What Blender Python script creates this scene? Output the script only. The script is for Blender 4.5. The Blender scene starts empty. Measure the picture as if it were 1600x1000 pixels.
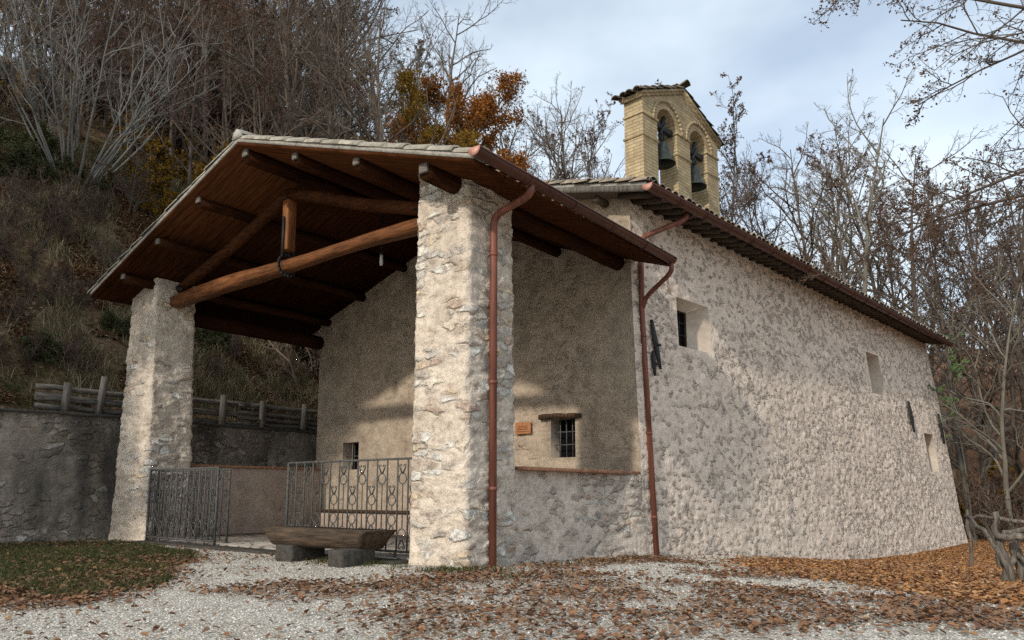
import bpy, math, random
import numpy as np
from mathutils import Vector, Matrix

C = bpy.context.scene.collection
sc = bpy.context.scene
R = math.radians

# ------------------------------------------------------------------ camera
F, CX, CY, YAW, PIT, EYE = 1167.0, 800.0, 600.0, R(37.8), math.atan(170 / 1167), 0.9
FW = np.array([-math.sin(YAW) * math.cos(PIT), math.cos(YAW) * math.cos(PIT), math.sin(PIT)])
RT = np.array([math.cos(YAW), math.sin(YAW), 0.0])
UP = np.cross(RT, FW)
CAM = np.array([6.11, -6.93, EYE])
cd = bpy.data.cameras.new('camera'); cam = bpy.data.objects.new('camera', cd); C.objects.link(cam)
cd.sensor_width = 36; cd.lens = 36 * F / 1600; cd.clip_end = 2000; cd.clip_start = 0.05
cd.shift_y = (CY - 500) / 1600
m = Matrix(((RT[0], UP[0], -FW[0], CAM[0]), (RT[1], UP[1], -FW[1], CAM[1]), (RT[2], UP[2], -FW[2], CAM[2]), (0, 0, 0, 1)))
cam.matrix_world = m
sc.camera = cam

def ray(x, y): return FW + RT * (x - CX) / F - UP * (y - CY) / F
def at(x, y, ax, v):
    r = ray(x, y); i = 'XYZ'.index(ax); return CAM + r * ((v - CAM[i]) / r[i])
def az(x, d):
    r = ray(x, 700); h = np.array([r[0], r[1]]); h /= np.linalg.norm(h); return CAM[:2] + h * d
def zat(x, y, d):
    r = ray(x, y); return CAM[2] + d * r[2] / math.hypot(r[0], r[1])

# ------------------------------------------------------------------ sky and sun
SUN_EL, SUN_AZ = R(28.5), R(2.5)       # SUN_AZ: angle from -Y towards +X is positive
w = bpy.data.worlds.new('World'); sc.world = w; w.use_nodes = True
nt = w.node_tree; nt.nodes.clear()
N = lambda t: nt.nodes.new(t)
out = N('ShaderNodeOutputWorld'); b1 = N('ShaderNodeBackground'); sky = N('ShaderNodeTexSky')
sky.sky_type = 'NISHITA'; sky.sun_disc = False; sky.sun_elevation = SUN_EL; sky.sun_rotation = R(180) - SUN_AZ
sky.air_density = 1.0; sky.dust_density = 2.0; sky.ozone_density = 2.0
b1.inputs[1].default_value = 0.15
b2 = N('ShaderNodeBackground'); b2.inputs[0].default_value = (0.785, 0.89, 0.965, 1); b2.inputs[1].default_value = 1.08
tc = N('ShaderNodeTexCoord'); mp = N('ShaderNodeMapping'); mp.inputs['Scale'].default_value = (1.2, 1.2, 2.4)
nz = N('ShaderNodeTexNoise'); nz.inputs['Scale'].default_value = 1.7; nz.inputs['Detail'].default_value = 5; nz.inputs['Roughness'].default_value = .5
cr = N('ShaderNodeValToRGB'); cr.color_ramp.elements[0].position = .36; cr.color_ramp.elements[0].color = (.42, .42, .42, 1)
cr.color_ramp.elements[1].position = .66; cr.color_ramp.elements[1].color = (1, 1, 1, 1)
mx = N('ShaderNodeMixShader')
L = nt.links.new
L(tc.outputs['Generated'], mp.inputs[0]); L(mp.outputs[0], nz.inputs[0]); L(nz.outputs[0], cr.inputs[0])
L(cr.outputs[0], mx.inputs[0]); L(sky.outputs[0], b1.inputs[0]); L(b1.outputs[0], mx.inputs[1]); L(b2.outputs[0], mx.inputs[2]); L(mx.outputs[0], out.inputs[0])
sl = bpy.data.lights.new('sun', 'SUN'); sl.energy = 2.35; sl.angle = R(2.0); sl.color = (1.0, .92, .81)
so = bpy.data.objects.new('sun', sl); C.objects.link(so)
sv = Vector((math.sin(SUN_AZ) * math.cos(SUN_EL), -math.cos(SUN_AZ) * math.cos(SUN_EL), math.sin(SUN_EL)))
so.rotation_euler = sv.to_track_quat('Z', 'Y').to_euler(); so.location = (0, -30, 30)
vs = sc.view_settings; vs.view_transform = 'Standard'; vs.look = 'None'; vs.exposure = 0.2; vs.gamma = 1.0
sc.render.use_motion_blur = False
sc.cycles.max_bounces = 5; sc.cycles.diffuse_bounces = 3; sc.cycles.transparent_max_bounces = 4
sc.cycles.use_denoising = False; sc.cycles.sample_clamp_indirect = 3.0

# ------------------------------------------------------------------ object helpers
WL = {}
def tag(o, label=None, cat=None, group=None, kind=None):
    if label: o['label'] = label
    if cat: o['category'] = cat
    if group: o['group'] = group
    if kind: o['kind'] = kind
    return o
def thing(name, loc, label, cat, group=None):
    o = bpy.data.objects.new(name, None); C.objects.link(o); o.location = loc; o.empty_display_size = .2
    WL[o.name] = Vector(loc)
    return tag(o, label, cat, group)
class MB:
    """collects tris / quads in world coordinates and links them as ONE mesh object"""
    def __init__(s): s.v = []; s.f3 = []; s.f4 = []; s.n = 0; s.attr = []; s.uv = None
    def add(s, v, f4=None, f3=None):
        v = np.asarray(v, float).reshape(-1, 3)
        if f4 is not None and len(f4): s.f4.append(np.asarray(f4, np.int64).reshape(-1, 4) + s.n)
        if f3 is not None and len(f3): s.f3.append(np.asarray(f3, np.int64).reshape(-1, 3) + s.n)
        s.v.append(v); s.n += len(v); return s
    def box(s, c, size, rz=0.0, M=None):
        x, y, z = [q / 2 for q in size]
        v = np.array([(-x, -y, -z), (x, -y, -z), (x, y, -z), (-x, y, -z), (-x, -y, z), (x, -y, z), (x, y, z), (-x, y, z)])
        if M is not None: v = v @ np.asarray(M).T
        if rz: v = v @ np.array([[math.cos(rz), math.sin(rz), 0], [-math.sin(rz), math.cos(rz), 0], [0, 0, 1]])
        return s.add(v + np.asarray(c, float), [(0, 3, 2, 1), (4, 5, 6, 7), (0, 1, 5, 4), (1, 2, 6, 5), (2, 3, 7, 6), (3, 0, 4, 7)])
    def beam(s, a, b, wd, ht, ref=(0, 0, 1)):
        a, b = np.asarray(a, float), np.asarray(b, float); t = b - a; ln = np.linalg.norm(t); t /= ln
        x = np.cross(t, ref); x /= np.linalg.norm(x); z = np.cross(x, t)
        return s.box((a + b) / 2, (ln, wd, ht), M=np.array([t, x, z]).T)
    def tube(s, pts, rad, n=8, cap=True, wob=0.0, seed=0):
        pts = np.asarray(pts, float); k = len(pts); rad = np.broadcast_to(np.asarray(rad, float), (k,))
        tg = np.gradient(pts, axis=0); tg /= np.linalg.norm(tg, axis=1)[:, None] + 1e-9
        ref = np.array([0, 0, 1.0]) if abs(tg[:, 2]).max() < .9 else np.array([0.31, .95, 0.0])
        if abs(tg @ ref).max() > .97: ref = np.array([1.0, .1, 0])
        x = np.cross(tg, ref); x /= np.linalg.norm(x, axis=1)[:, None]; y = np.cross(tg, x)
        a = np.arange(n) * 2 * math.pi / n
        rr = rad[:, None] * np.ones(n)
        if wob: rr = rr * (1 + wob * np.random.RandomState(seed).randn(k, n) * .6 + wob * np.random.RandomState(seed + 1).randn(1, n))
        v = pts[:, None, :] + rr[..., None] * (np.cos(a)[None, :, None] * x[:, None, :] + np.sin(a)[None, :, None] * y[:, None, :])
        i = np.arange(k - 1)[:, None] * n; j = np.arange(n)[None, :]; j2 = (j + 1) % n
        f = np.stack([i + j, i + j2, i + n + j2, i + n + j], -1).reshape(-1, 4)
        vv = v.reshape(-1, 3); f3 = []
        if cap:
            c0, c1 = len(vv), len(vv) + 1; vv = np.vstack([vv, pts[0], pts[-1]])
            for q in range(n):
                f3.append((c0, (q + 1) % n, q)); f3.append((c1, (k - 1) * n + q, (k - 1) * n + (q + 1) % n))
        return s.add(vv, f, f3)
    def prism(s, poly, o, ex, ey, ez, d):
        """polygon (2D) extruded by d along ez"""
        p = np.asarray(poly, float); o, ex, ey, ez = [np.asarray(q, float) for q in (o, ex, ey, ez)]
        a = o + p[:, :1] * ex + p[:, 1:] * ey; k = len(p)
        v = np.vstack([a, a + ez * d, a.mean(0), a.mean(0) + ez * d])
        f4 = [(i, (i + 1) % k, k + (i + 1) % k, k + i) for i in range(k)]
        f3 = [(2 * k, (i + 1) % k, i) for i in range(k)] + [(2 * k + 1, k + i, k + (i + 1) % k) for i in range(k)]
        return s.add(v, f4, f3)
    def build(s, name, mat, parent=None, smooth=False, bevel=0.0, col=None):
        v = np.vstack(s.v) if s.v else np.zeros((0, 3))
        f4 = np.vstack(s.f4) if s.f4 else np.zeros((0, 4), np.int64); f3 = np.vstack(s.f3) if s.f3 else np.zeros((0, 3), np.int64)
        me = bpy.data.meshes.new(name); me.vertices.add(len(v)); me.vertices.foreach_set('co', v.astype(np.float32).ravel())
        nl = len(f4) * 4 + len(f3) * 3; me.loops.add(nl)
        me.loops.foreach_set('vertex_index', np.concatenate([f4.ravel(), f3.ravel()]).astype(np.int32))
        me.polygons.add(len(f4) + len(f3))
        st = np.concatenate([np.arange(len(f4)) * 4, len(f4) * 4 + np.arange(len(f3)) * 3]).astype(np.int32)
        me.polygons.foreach_set('loop_start', st)
        me.update(calc_edges=True); me.validate()
        if smooth: me.polygons.foreach_set('use_smooth', np.ones(len(me.polygons), bool))
        if col is not None:
            ca = me.color_attributes.new('stone', 'FLOAT_COLOR', 'POINT'); ca.data.foreach_set('color', np.asarray(col, np.float32).ravel())
        me.materials.append(mat)
        o = bpy.data.objects.new(name, me); C.objects.link(o)
        if parent is not None:
            o.parent = parent; o.location = -WL.get(parent.name, Vector((0, 0, 0)))
        WL[o.name] = Vector((0, 0, 0))
        if bevel:
            bm = o.modifiers.new('bevel', 'BEVEL'); bm.width = bevel; bm.segments = 2; bm.limit_method = 'ANGLE'
        return o

# ------------------------------------------------------------------ numpy noise
def hsh(i, j, s):
    x = np.sin(i * 127.1 + j * 311.7 + s * 74.7) * 43758.5453; return x - np.floor(x)
def vnoise(u, v, s=0):
    i, j = np.floor(u), np.floor(v); a, b = u - i, v - j; a = a * a * (3 - 2 * a); b = b * b * (3 - 2 * b)
    return (hsh(i, j, s) * (1 - a) + hsh(i + 1, j, s) * a) * (1 - b) + (hsh(i, j + 1, s) * (1 - a) + hsh(i + 1, j + 1, s) * a) * b
def fbm(u, v, o=4, s=0):
    r, a = 0, .5
    for k in range(o): r = r + a * vnoise(u, v, s + k * 7); u, v, a = u * 2.03 + 11.3, v * 2.03 + 5.7, a * .5
    return r / (1 - .5 ** o)
def cells(u, v, su, sv, s):
    V = v / sv; row0 = np.floor(V); best = np.full(u.shape, 9.0); sec = best.copy(); cid = np.zeros(u.shape)
    for dj in (-1, 0, 1):
        row = row0 + dj; U = u / su + hsh(row, row * 0 + 3, s) ; c0 = np.floor(U)
        for di in (-1, 0, 1):
            c = c0 + di
            px = c + .5 + .75 * (hsh(c, row, s) - .5); py = row + .5 + .55 * (hsh(c, row, s + 5) - .5)
            wd = .75 + .6 * hsh(c, row, s + 9)
            d = np.sqrt(((U - px) / wd) ** 2 + ((V - py) * 1.0 / np.clip(wd, .8, 1.2)) ** 2)
            nb = d < best; sec = np.where(nb, best, np.minimum(sec, d)); cid = np.where(nb, hsh(c, row, s + 21), cid); best = np.where(nb, d, best)
    return best, sec, cid
def sst(a, b, x): t = np.clip((x - a) / (b - a), 0, 1); return t * t * (3 - 2 * t)

# ------------------------------------------------------------------ materials
class Mat:
    def __init__(s, name, rough=.9, spec=.2):
        s.m = bpy.data.materials.new(name); s.m.use_nodes = True; s.t = s.m.node_tree; s.b = s.t.nodes['Principled BSDF']
        s.b.inputs['Roughness'].default_value = rough; s.b.inputs['Specular IOR Level'].default_value = spec
    def n(s, t, **k):
        q = s.t.nodes.new(t)
        for a, b in k.items(): setattr(q, a, b)
        return q
    def l(s, a, b): s.t.links.new(a, b)
    def coord(s, kind='Object', scale=(1, 1, 1)):
        t = s.n('ShaderNodeTexCoord'); mp = s.n('ShaderNodeMapping'); mp.inputs['Scale'].default_value = scale; s.l(t.outputs[kind], mp.inputs[0]); return mp.outputs[0]
    def noise(s, co, sc_, det=4, ro=.55):
        q = s.n('ShaderNodeTexNoise'); q.inputs['Scale'].default_value = sc_; q.inputs['Detail'].default_value = det; q.inputs['Roughness'].default_value = ro
        s.l(co, q.inputs['Vector']); return q.outputs['Fac']
    def ramp(s, fac, stops):
        q = s.n('ShaderNodeValToRGB'); e = q.color_ramp.elements
        while len(e) < len(stops): e.new(.5)
        for i, (p, c) in enumerate(stops): e[i].position = p; e[i].color = (*c, 1) if len(c) == 3 else c
        s.l(fac, q.inputs[0]); return q.outputs[0]
    def mix(s, f, a, b, mode='MIX'):
        q = s.n('ShaderNodeMix', data_type='RGBA', blend_type=mode)
        for sock, v in ((q.inputs[0], f), (q.inputs[6], a), (q.inputs[7], b)):
            if isinstance(v, (int, float)): sock.default_value = v
            elif isinstance(v, tuple): sock.default_value = (*v, 1)
            else: s.l(v, sock)
        return q.outputs[2]
    def math(s, op, a, b=0.0, clamp=False):
        q = s.n('ShaderNodeMath', operation=op); q.use_clamp = clamp
        for sock, v in ((q.inputs[0], a), (q.inputs[1], b)):
            if isinstance(v, (int, float)): sock.default_value = v
            else: s.l(v, sock)
        return q.outputs[0]
    def bump(s, h, dist, st=1.0):
        q = s.n('ShaderNodeBump'); q.inputs['Distance'].default_value = dist; q.inputs['Strength'].default_value = st; s.l(h, q.inputs['Height']); s.l(q.outputs[0], s.b.inputs['Normal'])
    def col(s, c): s.l(c, s.b.inputs['Base Color']) if not isinstance(c, tuple) else setattr(s.b.inputs['Base Color'], 'default_value', (*c, 1))

def stone_mat(name, mortar, mortar2, stones, size=(.16, .10), joint=(.07, .16), cover=.6, bumpd=.02, stain=0.0, tone=.5):
    """mortared rubble: attribute 'stone' carries (exposure, u, v) in metres along the wall"""
    M = Mat(name, .95, .1); co = M.coord()
    at_ = M.n('ShaderNodeAttribute'); at_.attribute_name = 'stone'
    sp = M.n('ShaderNodeSeparateColor'); M.l(at_.outputs['Color'], sp.inputs[0])
    cb = M.n('ShaderNodeCombineXYZ'); M.l(sp.outputs[1], cb.inputs[0]); M.l(sp.outputs[2], cb.inputs[1]); uv = cb.outputs[0]
    wn = M.n('ShaderNodeTexNoise'); wn.inputs['Scale'].default_value = 6; wn.inputs['Detail'].default_value = 4; M.l(uv, wn.inputs['Vector'])
    va = M.n('ShaderNodeVectorMath', operation='SUBTRACT'); M.l(wn.outputs['Color'], va.inputs[0]); va.inputs[1].default_value = (.5, .5, .5)
    vm = M.n('ShaderNodeVectorMath', operation='MULTIPLY'); M.l(va.outputs[0], vm.inputs[0]); vm.inputs[1].default_value = (size[0] * 1.1, size[1] * 1.0, 0)
    vb = M.n('ShaderNodeVectorMath', operation='ADD'); M.l(uv, vb.inputs[0]); M.l(vm.outputs[0], vb.inputs[1])
    vs_ = M.n('ShaderNodeVectorMath', operation='MULTIPLY'); M.l(vb.outputs[0], vs_.inputs[0]); vs_.inputs[1].default_value = (1 / size[0], 1 / size[1], 1)
    def vor(feat):
        q = M.n('ShaderNodeTexVoronoi', feature=feat, voronoi_dimensions='2D'); q.inputs['Scale'].default_value = 1; q.inputs['Randomness'].default_value = .95; M.l(vs_.outputs[0], q.inputs['Vector']); return q
    v1, v2 = vor('F1'), vor('DISTANCE_TO_EDGE'); cs = M.n('ShaderNodeSeparateColor'); M.l(v1.outputs['Color'], cs.inputs[0])
    n1 = M.noise(co, 1.1, 5); n2 = M.noise(co, 13, 6, .65); n5 = M.noise(co, 3.2, 5, .6)
    # a stone shows where its random value is below the local exposure
    vis = M.math('SUBTRACT', M.math('ADD', M.math('MULTIPLY', sp.outputs[0], cover), M.math('MULTIPLY', M.math('SUBTRACT', n2, .5), .5)), cs.outputs[1])
    vis = M.ramp(vis, [(.0, (0, 0, 0)), (.22, (1, 1, 1))])
    ed = M.ramp(M.math('ADD', v2.outputs['Distance'], M.math('MULTIPLY', M.math('SUBTRACT', n2, .5), .22)), [(joint[0], (0, 0, 0)), (joint[1], (1, 1, 1))])
    mask = M.math('MULTIPLY', vis, ed)
    ring = M.math('MULTIPLY', vis, M.ramp(v2.outputs['Distance'], [(max(0, joint[0] - .05), (0, 0, 0)), (joint[0], (1, 1, 1)), (joint[1], (0, 0, 0))]))
    mo = M.mix(M.ramp(n1, [(.36, (0, 0, 0)), (.64, (1, 1, 1))]), mortar, mortar2)
    mo = M.mix(tone, mo, M.ramp(n5, [(.3, (.62, .60, .58)), (.5, (1, 1, 1)), (.72, (1.22, 1.22, 1.20))]), 'MULTIPLY')
    st = M.ramp(cs.outputs[0], stones)
    st = M.mix(.6, st, M.ramp(n2, [(.3, (.55, .55, .55)), (.7, (1.4, 1.38, 1.33))]), 'MULTIPLY')
    c = M.mix(mask, mo, st)
    c = M.mix(M.math('MULTIPLY', ring, .07), c, (.18, .15, .125))
    c = M.mix(.55, c, M.ramp(n2, [(.28, (.55, .54, .52)), (.5, (1, 1, 1)), (.75, (1.25, 1.24, 1.22))]), 'MULTIPLY')
    n6 = M.noise(co, 42, 3, .6); c = M.mix(.8, c, M.ramp(n6, [(.30, (.50, .47, .44)), (.42, (1, 1, 1)), (.75, (1.1, 1.1, 1.1))]), 'MULTIPLY')
    if stain:
        n4 = M.noise(M.coord(scale=(1, 1, .35)), 1.1, 4)
        c = M.mix(M.ramp(n4, [(.46, (0, 0, 0)), (.64, (stain,) * 3)]), c, (.05, .046, .04))
    M.col(c)
    h = M.math('ADD', M.math('MULTIPLY', mask, .34), M.math('MULTIPLY', n2, .9)); h = M.math('SUBTRACT', h, M.math('MULTIPLY', ring, .22))
    M.bump(h, bumpd); return M.m

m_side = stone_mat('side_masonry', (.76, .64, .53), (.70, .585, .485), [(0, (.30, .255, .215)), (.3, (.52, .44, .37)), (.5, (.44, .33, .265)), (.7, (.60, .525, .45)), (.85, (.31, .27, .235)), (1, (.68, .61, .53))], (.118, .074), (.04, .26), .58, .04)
m_pillar = stone_mat('pillar_masonry', (.66, .57, .47), (.61, .515, .42), [(0, (.40, .35, .30)), (.2, (.72, .70, .65)), (.42, (.62, .50, .36)), (.62, (.48, .37, .30)), (.8, (.46, .42, .37)), (1, (.74, .72, .67))], (.27, .12), (.01, .22), .88, .05, 0, .8)
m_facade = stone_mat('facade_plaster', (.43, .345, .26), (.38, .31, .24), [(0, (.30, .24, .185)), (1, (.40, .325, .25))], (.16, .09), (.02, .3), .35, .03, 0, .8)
m_retain = stone_mat('retaining_masonry', (.29, .25, .205), (.21, .18, .145), [(0, (.16, .14, .12)), (.5, (.34, .30, .25)), (.75, (.27, .20, .155)), (1, (.48, .46, .41))], (.20, .13), (.02, .2), 1.0, .05, .75, .9)
m_lowwall = stone_mat('low_wall_plaster', (.42, .335, .265), (.38, .30, .245), [(0, (.24, .20, .17)), (1, (.38, .31, .26))], (.16, .10), (.08, .2), .35, .02)
m_rubble = stone_mat('low_rubble', (.66, .56, .465), (.58, .49, .41), [(0, (.28, .245, .21)), (.3, (.46, .40, .34)), (.6, (.52, .40, .31)), (.8, (.38, .35, .31)), (1, (.60, .56, .50))], (.17, .10), (.03, .24), .68, .05)

def wood_mat(name, c1, c2, grain=(2, 2, 2), sc_=12, rough=.75, bd=.01, spec=.25):
    M = Mat(name, rough, spec); co = M.coord(scale=grain); n = M.noise(co, sc_, 6, .65); n2 = M.noise(M.coord(), 1.7, 3)
    c = M.ramp(n, [(.3, c1), (.7, c2)]); c = M.mix(.6, c, M.ramp(n2, [(.3, (.55, .55, .55)), (.7, (1.3, 1.3, 1.3))]), 'MULTIPLY')
    M.col(c); M.bump(n, bd); return M.m
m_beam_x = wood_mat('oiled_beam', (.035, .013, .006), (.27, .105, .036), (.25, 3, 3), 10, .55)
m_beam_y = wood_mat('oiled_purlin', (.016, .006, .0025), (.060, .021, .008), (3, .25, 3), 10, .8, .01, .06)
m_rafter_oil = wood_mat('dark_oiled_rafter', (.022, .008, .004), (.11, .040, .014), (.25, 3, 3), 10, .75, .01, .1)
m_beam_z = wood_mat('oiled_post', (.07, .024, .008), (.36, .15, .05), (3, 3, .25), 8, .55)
m_end = wood_mat('weathered_end_grain', (.11, .095, .08), (.26, .235, .20), (1, 1, 1), 30)
m_greylog = wood_mat('grey_weathered_log', (.055, .048, .04), (.20, .18, .155), (2, .4, 2), 12, .9)
m_greypost = wood_mat('grey_weathered_post', (.055, .047, .04), (.20, .18, .155), (3, 3, .3), 12, .9)
m_bench = wood_mat('bench_wood', (.020, .015, .011), (.135, .092, .060), (.3, 3, 3), 7, .85, .035)
m_lintel = wood_mat('lintel_wood', (.035, .02, .012), (.10, .055, .03), (.4, 3, 3), 12)
m_rafter = wood_mat('dark_rafter', (.03, .022, .016), (.11, .075, .05), (.4, 3, 3), 12)
m_greylogz = wood_mat('twisted_branch_wood', (.030, .025, .02), (.25, .215, .175), (4, 4, .35), 7, .95, .03)
def deck():
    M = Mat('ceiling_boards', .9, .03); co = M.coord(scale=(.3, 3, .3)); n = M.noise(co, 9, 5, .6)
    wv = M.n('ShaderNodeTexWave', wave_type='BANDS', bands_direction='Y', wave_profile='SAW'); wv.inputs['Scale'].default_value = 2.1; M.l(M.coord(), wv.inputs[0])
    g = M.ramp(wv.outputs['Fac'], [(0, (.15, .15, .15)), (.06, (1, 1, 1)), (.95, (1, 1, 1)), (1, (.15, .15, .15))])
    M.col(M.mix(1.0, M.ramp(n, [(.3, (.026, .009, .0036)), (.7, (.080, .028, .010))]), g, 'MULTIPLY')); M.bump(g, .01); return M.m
m_deck = deck()
def tile_mat(name, a, b, c):
    M = Mat(name, .9, .15); co = M.coord(); g = M.n('ShaderNodeNewGeometry'); n = M.noise(co, 9, 6, .65)
    base = M.ramp(g.outputs['Random Per Island'], [(0, a), (.5, b), (1, c)])
    M.col(M.mix(.8, base, M.ramp(n, [(.3, (.5, .5, .48)), (.5, (1, 1, 1)), (.72, (1.5, 1.5, 1.4))]), 'MULTIPLY')); M.bump(n, .015); return M.m
m_tile = tile_mat('old_roof_tiles', (.27, .21, .155), (.33, .27, .20), (.22, .19, .155))
m_verge = tile_mat('verge_tiles', (.30, .265, .21), (.38, .34, .28), (.25, .23, .185))
m_bellroof = tile_mat('belfry_tiles', (.10, .085, .065), (.16, .125, .085), (.08, .075, .065))
def simple(name, c, rough=.6, spec=.3, metal=0.0, var=.25, sc_=8, bd=.0, st=(1, 1, 1)):
    M = Mat(name, rough, spec); M.b.inputs['Metallic'].default_value = metal; n = M.noise(M.coord(scale=st), sc_, 5, .6)
    M.col(M.mix(1.0, c, M.ramp(n, [(.3, (1 - var,) * 3), (.7, (1 + var,) * 3)]), 'MULTIPLY'))
    if bd: M.bump(n, bd)
    return M.m
m_copper = simple('brown_copper', (.085, .034, .022), .45, .5, .35, .3, 5)
m_copper2 = simple('pink_copper', (.50, .25, .19), .5, .5, .2, .15, 6)
m_pipe = simple('red_brown_pipe', (.18, .064, .042), .55, .4, .15, .5, 14, .002, (1, 1, .08))
m_iron = simple('grey_iron', (.095, .092, .085), .8, .2, .1, .4, 20)
m_black = simple('black_iron', (.022, .023, .024), .65, .4, .2, .4, 20)
m_dark = simple('dark_interior', (.006, .006, .007), .9, .05)
m_bronze = simple('bell_bronze', (.050, .055, .046), .5, .5, .6, .45, 14)
m_brick_t = simple('brick_coping', (.30, .155, .095), .9, .1, 0, .35, 12, .01)
m_plaque = simple('wooden_plaque', (.40, .17, .075), .7, .2, 0, .15, 10)
m_ink = simple('engraving', (.05, .03, .02), .9, .1)
m_white = simple('white_lamp', (.72, .72, .70), .5, .3, 0, .03)
m_stonefoot = simple('bench_foot_stone', (.066, .060, .052), .9, .1, 0, .35, 14, .03)
m_reveal = simple('pale_reveal_plaster', (.50, .42, .34), .95, .1, 0, .12, 9, .015)
m_glass = simple('dark_window', (.012, .014, .015), .15, .5, 0, .1)
m_frame = simple('brown_frame', (.06, .035, .02), .7, .2)
m_mortar = simple('verge_mortar', (.36, .34, .30), .95, .1, 0, .3, 9, .02)
def belf():
    M = Mat('yellow_brick', .9, .1); t = M.n('ShaderNodeTexCoord'); sp = M.n('ShaderNodeSeparateXYZ'); M.l(t.outputs['Object'], sp.inputs[0])
    cb = M.n('ShaderNodeCombineXYZ'); M.l(M.math('ADD', sp.outputs[0], sp.outputs[1]), cb.inputs[0]); M.l(sp.outputs[2], cb.inputs[1])
    br = M.n('ShaderNodeTexBrick'); br.inputs['Scale'].default_value = 1.0; br.inputs['Brick Width'].default_value = .26; br.inputs['Row Height'].default_value = .068; br.inputs['Mortar Size'].default_value = .007
    br.inputs['Color1'].default_value = (.47, .375, .23, 1); br.inputs['Color2'].default_value = (.39, .30, .175, 1); br.inputs['Mortar'].default_value = (.30, .235, .15, 1)
    M.l(cb.outputs[0], br.inputs[0]); n = M.noise(M.coord(), 7, 4)
    M.col(M.mix(.6, br.outputs[0], M.ramp(n, [(.3, (.65, .65, .65)), (.7, (1.2, 1.2, 1.2))]), 'MULTIPLY')); M.bump(M.math('MULTIPLY', br.outputs['Fac'], -1), .008); return M.m
m_belfry = belf()
def leaf_mat(name, stops, trans=.25):
    M = Mat(name, .8, .15); g = M.n('ShaderNodeNewGeometry'); c = M.ramp(g.outputs['Random Per Island'], stops); M.col(c)
    tr = M.n('ShaderNodeBsdfTranslucent'); M.l(c, tr.inputs[0]); ms = M.n('ShaderNodeMixShader'); ms.inputs[0].default_value = trans
    M.l(M.b.outputs[0], ms.inputs[1]); M.l(tr.outputs[0], ms.inputs[2]); M.l(ms.outputs[0], M.t.nodes['Material Output'].inputs[0]); return M.m
m_leaf_brown = leaf_mat('brown_leaves', [(0, (.10, .055, .036)), (.5, (.15, .08, .048)), (1, (.075, .046, .036))])
m_leaf_rust = leaf_mat('rust_leaves', [(0, (.25, .085, .02)), (.5, (.33, .13, .025)), (.8, (.17, .065, .022)), (1, (.38, .20, .035))])
m_leaf_yel = leaf_mat('yellow_leaves', [(0, (.26, .15, .02)), (.5, (.36, .21, .025)), (.8, (.20, .10, .02)), (1, (.12, .10, .025))])
m_leaf_grn = leaf_mat('dark_green_leaves', [(0, (.05, .060, .025)), (.6, (.08, .085, .035)), (1, (.11, .09, .045))])
m_leaf_fresh = leaf_mat('fresh_green_leaves', [(0, (.10, .17, .06)), (1, (.17, .25, .10))])
m_litter = leaf_mat('leaf_litter', [(0, (.13, .065, .04)), (.3, (.24, .12, .065)), (.55, (.20, .13, .085)), (.75, (.30, .155, .075)), (.9, (.12, .07, .045)), (1, (.36, .27, .18))], .1)
m_litter_o = leaf_mat('orange_leaf_litter', [(0, (.28, .12, .045)), (.3, (.40, .20, .075)), (.55, (.24, .105, .05)), (.75, (.48, .29, .14)), (.9, (.18, .09, .05)), (1, (.56, .38, .21))], .1)
m_banklitter = leaf_mat('bank_leaf_litter', [(0, (.10, .05, .03)), (.4, (.26, .15, .085)), (.7, (.18, .10, .055)), (.9, (.42, .28, .17)), (1, (.56, .45, .33))], .1)
m_grass = leaf_mat('grass_blades', [(0, (.035, .05, .016)), (.6, (.06, .075, .024)), (1, (.13, .11, .05))], .2)
m_drygrass = leaf_mat('bank_grass', [(0, (.05, .05, .022)), (.35, (.13, .11, .05)), (.7, (.26, .20, .11)), (1, (.48, .40, .27))], .2)
def bark(name, a, b):
    M = Mat(name, .95, .1); oi = M.n('ShaderNodeObjectInfo'); n = M.noise(M.coord(scale=(1, 1, .3)), 6, 4)
    c = M.mix(n, a, b); c = M.mix(1.0, c, M.ramp(oi.outputs['Random'], [(0, (.7, .7, .7)), (1, (1.25, 1.22, 1.18))]), 'MULTIPLY'); M.col(c); return M.m
m_bark = bark('grey_brown_bark', (.075, .056, .043), (.165, .135, .11))
m_bark_pale = bark('pale_grey_bark', (.16, .148, .13), (.34, .325, .295))
m_bark_lich = bark('lichened_bark', (.085, .076, .062), (.22, .205, .17))

# ------------------------------------------------------------------ terrain
GY = ([-60, -8, 0, 4.3, 5.2, 6.7, 8.3, 10, 12.6, 16, 19, 21.8, 23.5, 28, 34, 60, 120], [-.12, -.08, 0, -.13, -.15, -.25, -.42, -.56, -.70, -.76, -.74, -.70, -.72, -2.2, -1.2, 9, 22])
def hz(x, y):
    x, y = np.asarray(x, float), np.asarray(y, float)
    g = np.interp(y, *GY)
    g = np.where((x < .2) & (y > 0) & (y < 23), np.where(x < -.3, np.maximum(g, -.02), g), g)
    d = np.maximum(0, -9.75 - x + .0 * y)
    hill = np.interp(d, [0, 12, 30, 80], [2.38, 2.38 + 11.0, 2.38 + 22.5, 40]) + .9 * (fbm(x * .33, y * .33, 3, 5) - .5) * sst(.2, 3, d) + .6 * (fbm(x * 1.3, y * 1.3, 4, 9) - .5) * sst(.1, 1.2, d)
    g2 = g + 1.2 * (fbm(x * .2, y * .2, 3, 2) - .5) * sst(24, 30, y)
    bk = 2.4 + (y - 23) * .30
    g = np.where(d > 0, np.maximum(hill, g2), g2)
    # behind the church the bank swings round to the right
    t = sst(24, 34, y) * sst(2, -9.7, x)
    return g + np.where(d > 0, 0, t * np.maximum(0, 5.0 - g))
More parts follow.
